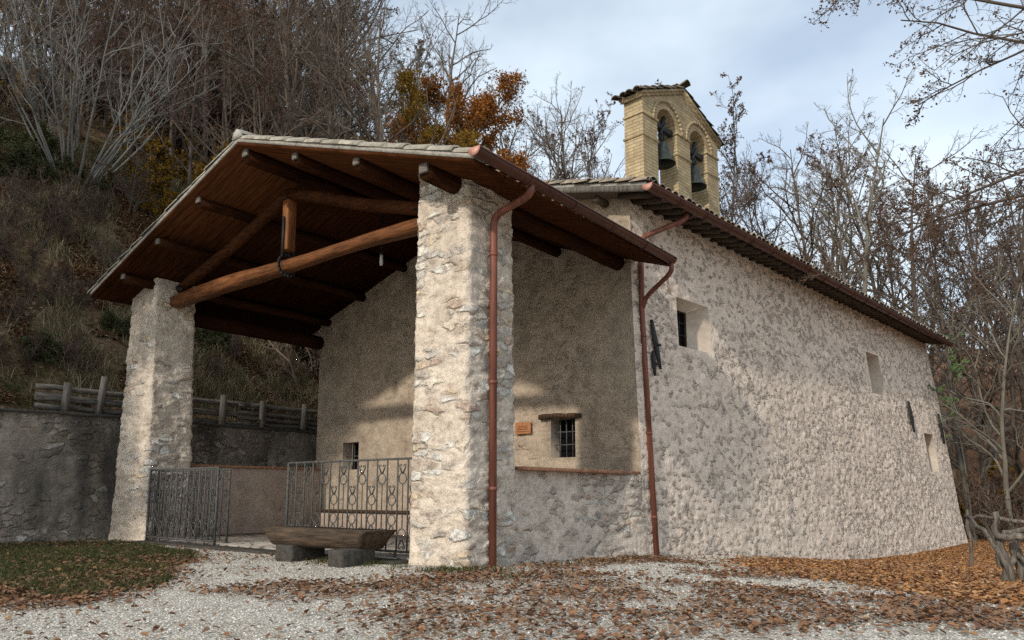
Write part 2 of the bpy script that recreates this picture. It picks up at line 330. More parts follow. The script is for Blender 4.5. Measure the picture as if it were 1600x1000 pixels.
def hit(x, y, t0=6, t1=160):
    r = ray(x, y); t = np.linspace(t0, t1, 4000) / np.linalg.norm(r[:2]); p = CAM + r * t[:, None]
    k = np.nonzero(p[:, 2] < hz(p[:, 0], p[:, 1]))[0]
    return p[k[0]] if len(k) and np.hypot(*(p[k[0]] - CAM)[:2]) < 46 else None
def inpoly(px, py, poly):
    r = np.zeros(px.shape, bool); k = len(poly)
    for i in range(k):
        (x0, y0), (x1, y1) = poly[i], poly[(i + 1) % k]
        cond = ((y0 > py) != (y1 > py)); xi = (x1 - x0) * (py - y0) / (y1 - y0 + 1e-12) + x0; r ^= cond & (px < xi)
    return r
def gpoly(pts): return [tuple(at(x, y, 'Z', -.05 if x < 1000 else -.2)[:2]) for x, y in pts]
# ground cover areas, world polygons
P_GRASS = gpoly([(-200, 846), (180, 850), (300, 868), (285, 900), (215, 925), (80, 938), (-200, 945)])
P_LEAVES = [gpoly(p) for p in (
    [(-200, 905), (60, 912), (280, 878), (300, 895), (210, 935), (60, 952), (-200, 960)],
    [(345, 925), (470, 915), (600, 912), (610, 935), (560, 958), (470, 970), (420, 950)],
    [(600, 905), (700, 895), (800, 893), (960, 900), (1010, 920), (980, 945), (890, 955), (700, 950), (640, 935)],
    [(590, 960), (660, 945), (900, 955), (1000, 960), (1150, 985), (1180, 1050), (640, 1050), (590, 990)],
    [(1010, 878), (1100, 885), (1300, 905), (1400, 935), (1300, 930), (1100, 898), (1010, 890)],
    [(780, 886), (1010, 872), (1030, 884), (900, 894), (780, 900)],
    [(1010, 940), (1150, 940), (1320, 960), (1500, 980), (1700, 1030), (1200, 1050), (1000, 1000), (1060, 965)],
    [(1060, 905), (1180, 915), (1240, 935), (1110, 925)])]
P_ORANGE = gpoly([(1180, 880), (1300, 886), (1440, 874), (1525, 852), (1760, 850), (1760, 985), (1560, 985), (1400, 945), (1240, 905)])
def dens(x, y):
    """leaf litter, grass, orange litter amount at ground points"""
    wob = .35 * (fbm(x * 1.3, y * 1.3, 3, 31) - .5); wx, wy = x + wob * 1.6, y + wob
    lf = np.zeros(x.shape)
    for p in P_LEAVES: lf = np.maximum(lf, inpoly(wx, wy, p) * 1.0)
    og = inpoly(wx, wy, P_ORANGE) * 1.0
    og = np.maximum(og, ((y > 11) & (x > 0) & (y < 24)) * 1.0)
    gr = inpoly(wx, wy, P_GRASS) * 1.0
    far = sst(22, 25, y)
    br = .5 + 1.0 * (fbm(x * 2.6, y * 2.6, 3, 77) - .5) * 2
    return np.clip(np.maximum(lf * np.clip(br + .25, .08, 1), far), 0, 1), np.clip(gr, 0, 1), np.clip(og * (1 - far), 0, 1)

def ground_mat():
    M = Mat('gravel_yard', .95, .1); co = M.coord()
    at_ = M.n('ShaderNodeAttribute'); at_.attribute_name = 'stone'; sp = M.n('ShaderNodeSeparateColor'); M.l(at_.outputs['Color'], sp.inputs[0])
    vo = M.n('ShaderNodeTexVoronoi'); vo.inputs['Scale'].default_value = 55; M.l(co, vo.inputs['Vector'])
    hs = M.n('ShaderNodeSeparateColor'); M.l(vo.outputs['Color'], hs.inputs[0])
    gv = M.ramp(hs.outputs[0], [(0, (.48, .44, .37)), (.35, (.68, .63, .55)), (1, (.82, .77, .69))])
    gv = M.mix(1.0, gv, M.ramp(vo.outputs['Distance'], [(.25, (1, 1, 1)), (.75, (.35, .33, .3))]), 'MULTIPLY')
    n1 = M.noise(co, 2.2, 5); n2 = M.noise(co, 25, 4, .7); n3 = M.noise(co, .7, 4)
    gv = M.mix(M.ramp(n1, [(.5, (0, 0, 0)), (.75, (.6, .6, .6))]), gv, (.28, .23, .17))
    lt = M.ramp(n2, [(.25, (.05, .028, .017)), (.5, (.16, .08, .042)), (.75, (.27, .16, .09))])
    og = M.ramp(n2, [(.25, (.13, .06, .025)), (.5, (.30, .145, .055)), (.75, (.42, .25, .12))])
    gs = M.ramp(n2, [(.3, (.022, .028, .011)), (.7, (.07, .075, .03))])
    nn = M.math('MULTIPLY', M.math('SUBTRACT', n2, .5), 1.6)
    def edge(s_): return M.ramp(M.math('ADD', s_, nn), [(.35, (0, 0, 0)), (.55, (1, 1, 1))])
    c = M.mix(edge(sp.outputs[1]), gv, gs); c = M.mix(edge(sp.outputs[0]), c, lt); c = M.mix(edge(sp.outputs[2]), c, og)
    M.col(c); M.bump(M.math('ADD', M.math('MULTIPLY', vo.outputs['Distance'], -.6), n2), .02); return M.m
m_ground = ground_mat()
def hill_mat():
    M = Mat('hillside_soil', 1.0, .05); co = M.coord(); n1 = M.noise(co, .55, 6, .65); n2 = M.noise(co, 9, 6, .75); n3 = M.noise(co, 1.7, 5, .6)
    lt = M.ramp(n2, [(.3, (.035, .024, .016)), (.5, (.16, .10, .06)), (.72, (.34, .23, .145))])
    gs = M.ramp(n2, [(.3, (.025, .032, .010)), (.5, (.085, .10, .03)), (.72, (.19, .19, .07))])
    c = M.mix(M.ramp(n3, [(.45, (0, 0, 0)), (.66, (.6, .6, .6))]), lt, gs); M.col(c); M.bump(M.math('ADD', n2, n1), .12); return M.m
m_hill = hill_mat()

def grid(xs, ys):
    X, Y = np.meshgrid(xs, ys); nx = len(xs); i = np.arange(len(ys) - 1)[:, None] * nx; j = np.arange(nx - 1)[None, :]
    return X, Y, np.stack([i + j, i + j + 1, i + nx + j + 1, i + nx + j], -1).reshape(-1, 4)
# yard: near ground sheet
xs = np.concatenate([np.arange(-9.7, 9, .1), np.geomspace(9, 90, 30)]); ys = np.concatenate([-np.geomspace(80, 9, 24), np.arange(-8.9, 24.5, .1), np.geomspace(24.6, 140, 40)])
X, Y, f = grid(xs, ys); Z = hz(X, Y) + .03 * (fbm(X * 2, Y * 2, 3, 4) - .5)
jx, jy = np.random.RandomState(3).randn(2, *X.shape) * .12; lf, gr, og = dens(X + jx, Y + jy); fa_ = sst(22, 25, Y); lf = np.maximum(lf * .33, fa_)
tag(MB().add(np.stack([X, Y, Z], -1), f).build('ground', m_ground, None, True, col=np.stack([lf, gr, og, og * 0 + 1], -1)), kind='structure')
xs = np.concatenate([-np.geomspace(120, 30, 20), np.arange(-29.7, -9.69, .25)]); ys = np.concatenate([np.arange(-30, -6, 1.0), np.arange(-6, 26, .25), np.geomspace(26, 140, 34)])
X, Y, f = grid(xs, ys)
tag(MB().add(np.stack([X, Y, hz(np.minimum(X, -9.76), Y)], -1), f).build('hillside', m_hill, None, True), kind='structure')

# ------------------------------------------------------------------ masonry builders
def masonry(U, V, style, seed):
    """returns displacement and how far the stones stand out of the mortar"""
    if style == 'side':
        ex = .62 + .38 * sst(.36, .60, fbm(U * .8, V * .9, 4, seed + 3) + .14 * sst(4, 12, U) - .04)
        b, s2, cid = cells(U, V, .19, .12, seed); edge = sst(.05, .3, s2 - b) * (cid > .45) * ex
        return .014 * edge + .045 * (fbm(U * 2.1, V * 2.1, 4, seed + 8) - .5) + .038 * (fbm(U * 8, V * 10, 4, seed + 4) - .5), ex
    if style == 'pillar':
        ex = .35 + .65 * sst(.38, .58, fbm(U * 1.3, V * 1.6, 3, seed + 3)); b, s2, cid = cells(U, V, .36, .15, seed); edge = sst(.05, .22, s2 - b) * ex * cid
        return .030 * edge + .055 * (fbm(U * 2.3, V * 3.6, 4, seed + 8) - .5) + .05 * (fbm(U * 6, V * 14, 4, seed + 4) - .5), ex
    if style == 'retain':
        ex = .3 + .7 * sst(.38, .6, fbm(U * .9, V * 1.1, 3, seed + 3)); b, s2, cid = cells(U, V, .34, .2, seed); edge = sst(.05, .3, s2 - b) * cid * ex
        return .04 * edge + .06 * (fbm(U * 2.3, V * 2.6, 5, seed + 8) - .5) + .03 * (fbm(U * 9, V * 10, 3, seed + 4) - .5), ex
    ex = sst(.4, .65, fbm(U * .7, V * .7, 3, seed))
    return .035 * (fbm(U * 2.1, V * 2.6, 5, seed + 8) - .5) + .026 * (fbm(U * 7, V * 11, 3, seed + 4) - .5), ex
def lines(a, b, step, must=()):
    g = np.linspace(a, b, max(2, int(round((b - a) / step)) + 1)); mu = [q for q in must if a < q < b]
    g = np.array([q for q in g if all(abs(q - k) > step * .35 for k in mu)]); return np.unique(np.concatenate([g, mu]))
def wall_grid(name, parent, us, vs_, pos, style, seed, mat, holes=(), fade=True):
    U, V = np.meshgrid(us, vs_); d, ex = masonry(U, V, style, seed)
    if fade:
        q = np.minimum(U - us[0], us[-1] - U); d = d * sst(0, .06, q)
    for (u0, u1, v0, v1) in holes:
        q = np.maximum(np.maximum(u0 - U, U - u1), np.maximum(v0 - V, V - v1)); d = np.where(q > 1e-6, d * sst(0, .07, q), 0); ex = ex * sst(.02, .14, q)
    P = pos(U, V, d); nx = len(us); uc = (us[1:] + us[:-1]) / 2; vc = (vs_[1:] + vs_[:-1]) / 2
    keep = np.ones((len(vc), len(uc)), bool)
    for (u0, u1, v0, v1) in holes: keep &= ~((uc[None] > u0) & (uc[None] < u1) & (vc[:, None] > v0) & (vc[:, None] < v1))
    i = np.arange(len(vc))[:, None] * nx; j = np.arange(nx - 1)[None]; f = np.stack([i + j, i + j + 1, i + nx + j + 1, i + nx + j], -1)[keep]
    return MB().add(P, f).build(name, mat, parent, True, col=np.stack([ex, U, V, ex * 0 + 1], -1))
def pillar(name, parent, x0, x1, y0, y1, z0, ztop, seed, flare=(0, 0, 0, 0), bare=1.0):
    """square masonry pier; flare widens the foot on the four sides (x0, x1, y0, y1); ztop(x) is the head"""
    st = .028; pu = []
    w_, d_ = x1 - x0, y1 - y0
    us = np.arange(0, 2 * (w_ + d_), st); U, T = np.meshgrid(us, np.linspace(0, 1, int((5.2 - z0) / st)))
    s1, s2, s3 = w_, w_ + d_, 2 * w_ + d_
    px = np.where(U < s1, U, np.where(U < s2, w_, np.where(U < s3, w_ - (U - s2), 0))); py = np.where(U < s1, 0, np.where(U < s2, U - s1, np.where(U < s3, d_, d_ - (U - s3))))
    n_x = np.where(U < s1, 0, np.where(U < s2, 1, np.where(U < s3, 0, -1.0))); n_y = np.where(U < s1, -1.0, np.where(U < s2, 0, np.where(U < s3, 1, 0)))
    # rounded corners
    cq = np.minimum(np.minimum(abs(U), abs(U - s1)), np.minimum(abs(U - s2), np.minimum(abs(U - s3), abs(U - 2 * (w_ + d_))))); rd = .02 * (1 - sst(0, .05, cq))
    cxn, cyn = (px - w_ / 2) / (w_ / 2), (py - d_ / 2) / (d_ / 2)
    X0 = x0 + px; Zt = ztop(X0); Z = z0 + T * (Zt - z0)
    dd, ex = masonry(U, Z, 'pillar', seed); ex = ex * bare
    fl = (1 - T) ** 1.3
    X_ = X0 + n_x * dd - cxn * rd - fl * np.where(cxn < 0, -cxn * -flare[0] * 1.0, -cxn * flare[1]) * 1.0
    X_ = X0 + n_x * dd - cxn * rd + fl * np.where(cxn < 0, cxn * flare[0], cxn * flare[1]); Y_ = y0 + py + n_y * dd - cyn * rd + fl * np.where(cyn < 0, cyn * flare[2], cyn * flare[3])
    nu = len(us); nv = U.shape[0]; i = np.arange(nv - 1)[:, None] * nu; j = np.arange(nu)[None]; j2 = (j + 1) % nu
    f = np.stack([i + j, i + j2, i + nu + j2, i + nu + j], -1).reshape(-1, 4)
    return MB().add(np.stack([X_, Y_, Z], -1), f).build(name, m_pillar, parent, True, col=np.stack([ex, U + seed, Z, ex * 0 + 1], -1))

# ------------------------------------------------------------------ roof helper
def tiles(mb, o, ea, es, na, ns, pa, ps, r=.085, seed=1, lift=.03):
    """barrel tiles: na columns along ea, ns rows down es"""
    o, ea, es = [np.asarray(q, float) for q in (o, ea, es)]; nr = np.cross(ea, es); nr = nr if nr[2] > 0 else -nr
    rs = np.random.RandomState(seed); A, S = np.meshgrid(np.arange(na), np.arange(ns)); A = A.ravel().astype(float); S = S.ravel().astype(float); k = len(A)
    ang = np.linspace(0, math.pi, 6); base = o + (A[:, None] * pa + rs.randn(k, 1) * .008) * ea + (S[:, None] * ps + rs.randn(k, 1) * .012) * es
    v = []
    for e in (0, 1):
        rr = r * (.88 if e == 0 else 1.05); ln = ps * 1.18 * e; up = lift * (0.0 if e == 0 else 1.0)
        tw = rs.randn(k, 1) * .008
        ring = base[:, None, :] + es * ln + (np.cos(ang)[None, :, None] * rr + tw[:, :, None]) * ea + (np.sin(ang)[None, :, None] * rr * .8 + up + rs.rand(k, 1)[:, :, None] * .012) * nr
        v.append(ring)
    low = v[1] - nr * .02
    vv = np.stack([v[0], v[1], low], 1).reshape(-1, 3); n = 6
    q = [(i, i + 1, n + i + 1, n + i) for i in range(n - 1)] + [(n + i, n + i + 1, 2 * n + i + 1, 2 * n + i) for i in range(n - 1)]
    f = (np.arange(k)[:, None, None] * 18 + np.array(q)[None]).reshape(-1, 4)
    mb.add(vv, f); return mb
def gutter(name, parent, a, b, r=.085):
    a, b = np.asarray(a, float), np.asarray(b, float); t = b - a; t /= np.linalg.norm(t); x = np.cross(t, (0, 0, 1)); x /= np.linalg.norm(x)
    ang = np.linspace(math.pi, 2 * math.pi, 11); mb = MB()
    prof = np.array([(math.cos(q) * r, math.sin(q) * r) for q in ang] + [(math.cos(q) * (r - .008), math.sin(q) * (r - .008)) for q in ang[::-1]])
    k = len(prof); v = np.vstack([p + prof[:, :1] * x + prof[:, 1:] * np.array([0, 0, 1]) for p in (a, b)])
    mb.add(v, [(i, (i + 1) % k, k + (i + 1) % k, k + i) for i in range(k)])
    mb.tube([a + x * r * 1.02, b + x * r * 1.02], .013, 6)       # rolled bead
    mb.tube([a - x * r * 1.02, b - x * r * 1.02], .010, 6)
    nb = int(np.linalg.norm(b - a) / .9)
    for i in range(1, nb): # hanger straps
        p = a + (b - a) * i / nb; pts = [p + x * math.cos(q) * (r + .004) + np.array([0, 0, math.sin(q) * (r + .004)]) for q in ang]
        for p0, p1 in zip(pts[:-1], pts[1:]): mb.beam(p0, p1, .025, .004, ref=t)
    g = mb.build(name, m_copper, parent)
    for p, s in ((a, -1), (b, 1)):
        cp = MB().prism([(math.cos(q) * (r + .004), math.sin(q) * (r + .004)) for q in ang] + [(r + .004, .012), (-r - .004, .012)], p + t * s * .001, x, (0, 0, 1), t * s, .012).build('end_cap', m_copper2, g)
    return g
def smooth_path(pts, rad=.1, k=6):
    pts = [np.asarray(p, float) for p in pts]; outp = [pts[0]]
    for a, b, c in zip(pts[:-2], pts[1:-1], pts[2:]):
        p0 = b + (a - b) / np.linalg.norm(a - b) * min(rad, np.linalg.norm(a - b) * .45); p1 = b + (c - b) / np.linalg.norm(c - b) * min(rad, np.linalg.norm(c - b) * .45)
        for t in np.linspace(0, 1, k): outp.append((1 - t) ** 2 * p0 + 2 * t * (1 - t) * b + t * t * p1)
    outp.append(pts[-1]); return np.array(outp)
def downpipe(parent, pts, r=.045, joints=()):
    mb = MB().tube(smooth_path(pts, .16), r, 12)
    o = mb.build('downpipe', m_pipe, parent, True)
    for z in joints:
        p = np.array(pts[-1]); q = np.array(pts[-2]); t = (z - p[2]) / (q[2] - p[2]); c = p + (q - p) * t
        MB().tube([c - np.array([0, 0, .025]), c + np.array([0, 0, .025])], r + .007, 12).build('bracket', m_pipe, o)
    return o

# ------------------------------------------------------------------ PORCH
RX, RZ, SL = -4.25, 6.40, .343            # ridge line x, board underside height there, slope
XR, XL, YF, YB = .74, -9.20, -.72, 4.40
zb = lambda x: RZ - SL * np.abs(np.asarray(x, float) - RX)
porch = thing('porch', (-4.2, 0, 0), 'open timber roofed porch on two rough stone pillars in front of the church', 'porch')
pillar('pillar', porch, -.90, .02, 0, .96, -.12, lambda x: zb(x) - .01, 3, (.05, .04, .03, .02))
pillar('pillar', porch, -9.02, -8.08, 0, .85, -.12, lambda x: zb(x) - .01, 9, (.16, .28, .05, .04), .55)
c_ = 1 / math.hypot(1, SL); ES = {1: np.array([c_, 0, -SL * c_]), -1: np.array([-c_, 0, -SL * c_])}; NR = {1: np.array([SL * c_, 0, c_]), -1: np.array([-SL * c_, 0, c_])}
mb = MB()
for s, xe in ((1, XR), (-1, XL)):
    a = np.array([RX, YF, RZ]); b = np.array([xe, YF, zb(xe)]); n = NR[s] * .045
    v = [a, b, b + (0, YB - YF, 0), a + (0, YB - YF, 0)]; v = np.array(v); up = v + np.array([n[0] * 0, 0, .05])
    mb.add(np.vstack([v, up]), [(0, 1, 2, 3), (4, 7, 6, 5), (0, 4, 5, 1), (1, 5, 6, 2), (2, 6, 7, 3)])
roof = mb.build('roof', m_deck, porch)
mb = MB(); vb = MB(); mt = MB()
for s, xe in ((1, XR), (-1, XL)):
    ln = abs(xe - RX) / c_; ns = int(ln / .30); o = np.array([RX, YF + .30, RZ + .085])
    tiles(mb, o, (0, 1, 0), ES[s], int((YB - YF - .3) / .2), ns, .2, ln / ns, .085, 5 + s)
    tiles(vb, np.array([RX, YF + .075, RZ + .10]), (0, 1, 0), ES[s], 1, ns - 5, .2, ln / (ns - 5), .115, 15 + s, .008)
    a = np.array([RX, YF - .012, RZ + .052]); b = np.array([xe, YF - .012, zb(xe) + .052]); n_ = 40
    v0 = np.array([a + (b - a) * t for t in np.linspace(0, 1, n_)]); h = .075 + .02 * np.array([fbm(np.array(t * 40.), np.array(s * 3.), 2, 3) for t in np.linspace(0, 1, n_)])
    v1 = v0 + np.stack([h * 0, h * 0, h], -1); v2 = v1 + (0, .2, 0); v3 = v0 + (0, .2, 0); k = n_
    V = np.stack([v0, v1, v2, v3], 1).reshape(-1, 3)
    mt.add(V, [(4 * i + q, 4 * i + (q + 1) % 4, 4 * i + 4 + (q + 1) % 4, 4 * i + 4 + q) for i in range(k - 1) for q in range(4)] + [(4 * (k - 1), 4 * (k - 1) + 1, 4 * (k - 1) + 2, 4 * (k - 1) + 3)])
tl = mb.build('tile_covering', m_tile, roof, True)
vb.build('verge_tile', m_verge, roof, True); mt.build('verge_mortar', m_mortar, roof)
tiles(MB(), (0, 0, 0), (1, 0, 0), (0, 1, -.001), 1, 1, .2, .4)
rc = MB(); tiles(rc, np.array([RX, YF - .02, RZ + .15]), np.array([1., 0, 0]), np.array([0., 1, 0]), 1, 13, .2, .385, .14, 8, .02); rc.build('ridge_tile', m_verge, roof, True)
MB().prism([(-.13, .0), (.13, .0), (.10, .11), (.0, .16), (-.10, .11)], (RX, YF - .035, RZ + .10), (1, 0, 0), (0, 0, 1), (0, 1, 0), .05).build('ridge_end', m_mortar, roof)
# purlins: logs running front to back, chamfered weathered ends
rs = np.random.RandomState(2)
for i, x in enumerate((-4.25, -2.92, -1.52, -.22, -5.62, -6.95, -8.2)):
    r = .092 if i not in (0, 3) else .118; z = zb(x) - r - .005
    ysm = np.linspace(YF + .17, YB + .02, 9); pts = np.stack([x + rs.randn(9) * .012, ysm, z + rs.randn(9) * .006], -1)
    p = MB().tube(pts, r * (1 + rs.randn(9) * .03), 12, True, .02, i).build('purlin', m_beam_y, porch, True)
    MB().prism([(-r * .62, -.02), (r * .62, -.02), (r * .62, r * .9), (-r * .62, r * .9)], (x, YF + .17, z), (1, 0, 0), (0, 0, 1), (0, -1, 0), .05).build('purlin_end', m_end, p, bevel=.012)
# truss
YT = .42
n_ = 22; t = np.linspace(0, 1, n_); xs_ = -8.12 + t * 7.3
pts = np.stack([xs_, YT + .03 * np.sin(t * 5), 4.66 + .07 * np.sin(t * math.pi) + .02 * np.sin(t * 9)], -1)
tb = MB().tube(pts, .118 + .022 * np.sin(t * 7) + .02 * (1 - t), 14, True, .045, 5).build('tie_beam', m_beam_x, porch, True)
kx = -4.42
kp = MB().box((kx, YT, 5.42), (.17, .18, .90)).build('king_post', m_beam_z, porch, bevel=.02)
for s, xe in ((1, -1.02), (-1, -7.9)):
    a = np.array([kx + .02 * s, YT, 5.98]); b = np.array([xe, YT, 4.86]); ts = np.linspace(0, 1, 10)
    pts = a + (b - a) * ts[:, None] + np.stack([0 * ts, .02 * np.sin(ts * 6), .02 * np.sin(ts * 8)], -1)
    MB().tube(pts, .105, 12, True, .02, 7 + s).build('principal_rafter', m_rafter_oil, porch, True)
ang = np.linspace(0, 2 * math.pi, 17); lp = np.stack([kx + 0 * ang + .0, YT + .172 * np.cos(ang), 4.72 + .185 * np.sin(ang)], -1)
sb = MB()
for p0, p1 in zip(lp[:-1], lp[1:]): sb.beam(p0, p1, .06, .012, ref=(1, 0, 0)) if False else sb.beam(p0, p1, .012, .055, ref=(p0[0] * 0, (p0 - [kx, YT, 4.72])[2], -(p0 - [kx, YT, 4.72])[1]))
for sy in (-1, 1): sb.box((kx, YT + sy * .118, 5.2), (.05, .012, .72))
sb.build('iron_strap', m_black, porch)
for xe in (-7.72, -1.12): MB().beam((xe - .12, YT - .14, 4.90), (xe + .16, YT - .16, 4.80), .02, .05).build('iron_cramp', m_black, porch)
# left wall plate
MB().tube(np.stack([np.full(6, -8.5), np.linspace(.8, YB + .02, 6), np.full(6, 4.50)], -1), .16, 10, True, .03, 3).build('wall_plate', m_beam_y, porch, True)
# gutter + pipe
gx = XR + .085
ga, gb = np.array([gx, YF - .10, 4.80]), np.array([gx, 4.26, 4.77]); pg = gutter('gutter', porch, ga, gb)
p0 = at(830, 292, 'X', gx); pb = at(769, 888, 'X', .11); p1 = np.array([.11, pb[1], 0]); p1[2] = at(769, 345, 'Y', p1[1])[2]
downpipe(porch, [(gx, p0[1], 4.74), (gx - .02, p0[1], 4.60), (.115, p1[1], p1[2] + .06), (.115, p1[1], -.08)], .05, (4.0, 2.3, .95))

# porch floor and step
def paving():
    M = Mat('porch_paving', .9, .15); co = M.coord(); v = M.n('ShaderNodeTexVoronoi', feature='DISTANCE_TO_EDGE'); v.inputs['Scale'].default_value = 2.6; M.l(co, v.inputs[0])
    n = M.noise(co, 6, 5); c = M.ramp(n, [(.3, (.22, .19, .16)), (.7, (.40, .36, .31))]); e = M.ramp(v.outputs[0], [(.01, (.3, .28, .25)), (.05, (1, 1, 1))]); M.col(M.mix(1., c, e, 'MULTIPLY')); M.bump(M.math('ADD', e, n), .015); return M.m
tag(MB().box((-4.3, 2.2, -.08), (8.5, 4.2, .26)).build('porch_floor', paving()), kind='structure')
tag(MB().box((-4.45, -.03, -.05), (6.9, .36, .17)).build('step', m_stonefoot, None, bevel=.02), kind='structure')

# ------------------------------------------------------------------ CHURCH
PH = R(6.0); DV = np.array([math.sin(PH), math.cos(PH), 0]); NV = np.array([math.cos(PH), -math.sin(PH), 0]); O0 = np.array([.03, 4.3, 0]); UE = 17.6
church = thing('church', (-4.2, 12, 0), 'small rubble stone country church with low tiled roof and battered right wall', 'church')
ZW = 6.02
def batter(u, z):
    near = .14 * np.clip((4.4 - z) / 4.5, 0, 1.2); far = np.interp(z, [-1.2, -.8, .3, 1.5, 2.75, 4, 5, 6], [.88, .80, .62, .5, .37, .25, .12, 0]); t = sst(-4, UE, u); t = np.clip(u / UE, 0, 1); return near * (1 - t) + far * t
def wp(u, z, d=0.0): 
    u = np.asarray(u, float); z = np.asarray(z, float); q = batter(u, z) + d; return O0 + u[..., None] * DV + q[..., None] * NV + z[..., None] * np.array([0, 0, 1.0])
H_SIDE = [(1.42, 2.60, 3.60, 4.54), (11.3, 12.3, 3.66, 4.84), (15.35, 16.25, 1.55, 2.76)]
us = lines(0, UE, .034, [q for h in H_SIDE for q in h[:2]]); vv_ = lines(-1.1, ZW, .032, [q for h in H_SIDE for q in h[2:]])
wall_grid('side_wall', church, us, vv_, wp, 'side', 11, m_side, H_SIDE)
def opening(h, inner, depth, frame=True, bars=(2, 2)):
    """splayed reveal from the hole in the right wall back to a small dark window"""
    u0, u1, z0, z1 = h; i0, i1, j0, j1 = inner
    oc = wp(np.array([u0, u1, u1, u0]), np.array([z0, z0, z1, z1])); ic = O0 + np.array([i0, i1, i1, i0])[:, None] * DV - depth * NV + np.array([j0, j0, j1, j1])[:, None] * np.array([0, 0, 1.])
    wn = MB().add(np.vstack([oc, ic]), [(0, 1, 5, 4), (1, 2, 6, 5), (2, 3, 7, 6), (3, 0, 4, 7)]).build('window', m_reveal, church)
    MB().add(ic - NV * .06, [(0, 1, 2, 3)]).build('pane', m_dark, wn)
    fr = MB(); b = ic - NV * .03
    for p, q in ((0, 1), (1, 2), (2, 3), (3, 0)): fr.beam(b[p], b[q], .05, .05, ref=NV)
    fr.build('frame', m_frame, wn)
    br = MB()
    for k in range(1, bars[0] + 1): br.tube([b[0] + (b[1] - b[0]) * k / (bars[0] + 1) + NV * .03, b[3] + (b[2] - b[3]) * k / (bars[0] + 1) + NV * .03], .009, 6)
    for k in range(1, bars[1] + 1): br.tube([b[0] + (b[3] - b[0]) * k / (bars[1] + 1) + NV * .03, b[1] + (b[2] - b[1]) * k / (bars[1] + 1) + NV * .03], .009, 6)
    br.build('grille', m_black, wn)
opening(H_SIDE[0], (1.46, 2.26, 3.70, 4.42), .28)
opening(H_SIDE[1], (11.36, 12.16, 3.72, 4.80), .16)
opening(H_SIDE[2], (15.4, 16.14, 1.62, 2.70), .11)
# front wall: z up to roof
CRX, CRZ, CSL = -4.2, 7.06, .24           # church ridge x, roof underside there, slope
czb = lambda x: CRZ - CSL * np.abs(np.asarray(x, float) - CRX)
XF0 = -8.5
def fpos(U, V, d):
    zt = czb(XF0 + U * 8.53) ; z = -.1 + V / 7.2 * (zt + .1); xr = O0[0] + batter(np.zeros_like(z), z); x = XF0 + U * (xr - XF0)
    return np.stack([x, 4.3 - d - 0 * x, z], -1)
H_F0 = [(-7.53, -6.98, 1.42, 2.04), (-1.70, -1.17, 1.53, 2.24), (-4.9, -3.6, 0.0, 2.3)]
def front():
    # rectangular part with holes below z=4.4, then a gable part
    zt = 4.4; must_x = [q for h in H_F0 for q in h[:2]]; must_z = [q for h in H_F0 for q in h[2:]]
    xs = lines(XF0, .03, .05, must_x); zs = lines(-.1, zt, .05, must_z)
    def pos(U, V, d): 
        k = sst(-1.0, .03, U); return np.stack([U + k * (batter(V * 0, V)), 4.3 - d, V], -1)
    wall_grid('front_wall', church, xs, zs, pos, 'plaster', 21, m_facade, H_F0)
    xs = lines(XF0, .03, .08, [CRX]); ts = np.linspace(0, 1, 40)
    def pos2(U, V, d): z = zt + V * (czb(U) - zt); k = sst(-1.0, .03, U); return np.stack([U + k * batter(z * 0, z), 4.3 - d * np.minimum(1, V * 20), z], -1)
    U, T = np.meshgrid(xs, ts); zz = zt + T * (czb(U) - zt); d, ex = masonry(U, zz, 'plaster', 21); q = np.minimum(U - xs[0], xs[-1] - U); d = d * sst(0, .06, q)
    P = pos2(U, T, d); P[..., 1] = 4.3 - d; nx = len(xs); i = np.arange(len(ts) - 1)[:, None] * nx; j = np.arange(nx - 1)[None]
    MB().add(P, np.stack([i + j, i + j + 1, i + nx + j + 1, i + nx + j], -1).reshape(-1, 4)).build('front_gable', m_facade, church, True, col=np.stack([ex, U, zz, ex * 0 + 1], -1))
front()
for k_, (x0, x1, z0, z1) in enumerate(H_F0):
    oc = np.array([(x0, 4.3, z0), (x1, 4.3, z0), (x1, 4.3, z1), (x0, 4.3, z1)]); ic = oc + (0, .28, 0)
    if k_ < 2:
        wn = MB().add(np.vstack([oc, ic]), [(0, 1, 5, 4), (1, 2, 6, 5), (2, 3, 7, 6), (3, 0, 4, 7)]).build('window', m_reveal, church)
        MB().add(ic + (0, .02, 0), [(0, 1, 2, 3)]).build('pane', m_dark, wn)
        br = MB()
        for t in ((.25, .5, .75) if k_ else (.5,)): br.tube([(x0 + (x1 - x0) * t, 4.42, z0), (x0 + (x1 - x0) * t, 4.42, z1)], .011, 6)
        for t in ((.33, .66) if k_ else (.5,)): br.tube([(x0, 4.42, z0 + (z1 - z0) * t), (x1, 4.42, z0 + (z1 - z0) * t)], .011, 6)
        br.build('grille', m_iron, wn)
        if k_ == 1:
            ts = np.linspace(0, 1, 12); pts = np.stack([-1.92 + ts * .88, 4.27 + 0 * ts, 2.275 + .012 * np.sin(ts * 5)], -1)
            lb = MB()
            for a, b, i in zip(pts[:-1], pts[1:], range(11)): lb.beam(a, b + (b - a) * .05, .12, .085 + .012 * math.sin(i * 1.7))
            lb.build('lintel', m_lintel, wn)
            # whitewashed surround
    else:
        dr = MB().add(np.vstack([oc, ic]), [(0, 1, 5, 4), (1, 2, 6, 5), (2, 3, 7, 6), (3, 0, 4, 7)]).build('doorway', m_reveal, church)
        db = MB()
        for i in range(6): db.box((x0 + (i + .5) * (x1 - x0) / 6, 4.50, (z0 + z1) / 2), ((x1 - x0) / 6 - .008, .05, z1 - z0 - .01))
        dd = db.build('door', m_frame, dr); MB().tube([(x1 - .2, 4.45, 1.05), (x1 - .2, 4.40, 1.05), (x1 - .32, 4.40, 1.05)], .012, 6).build('handle', m_black, dd)
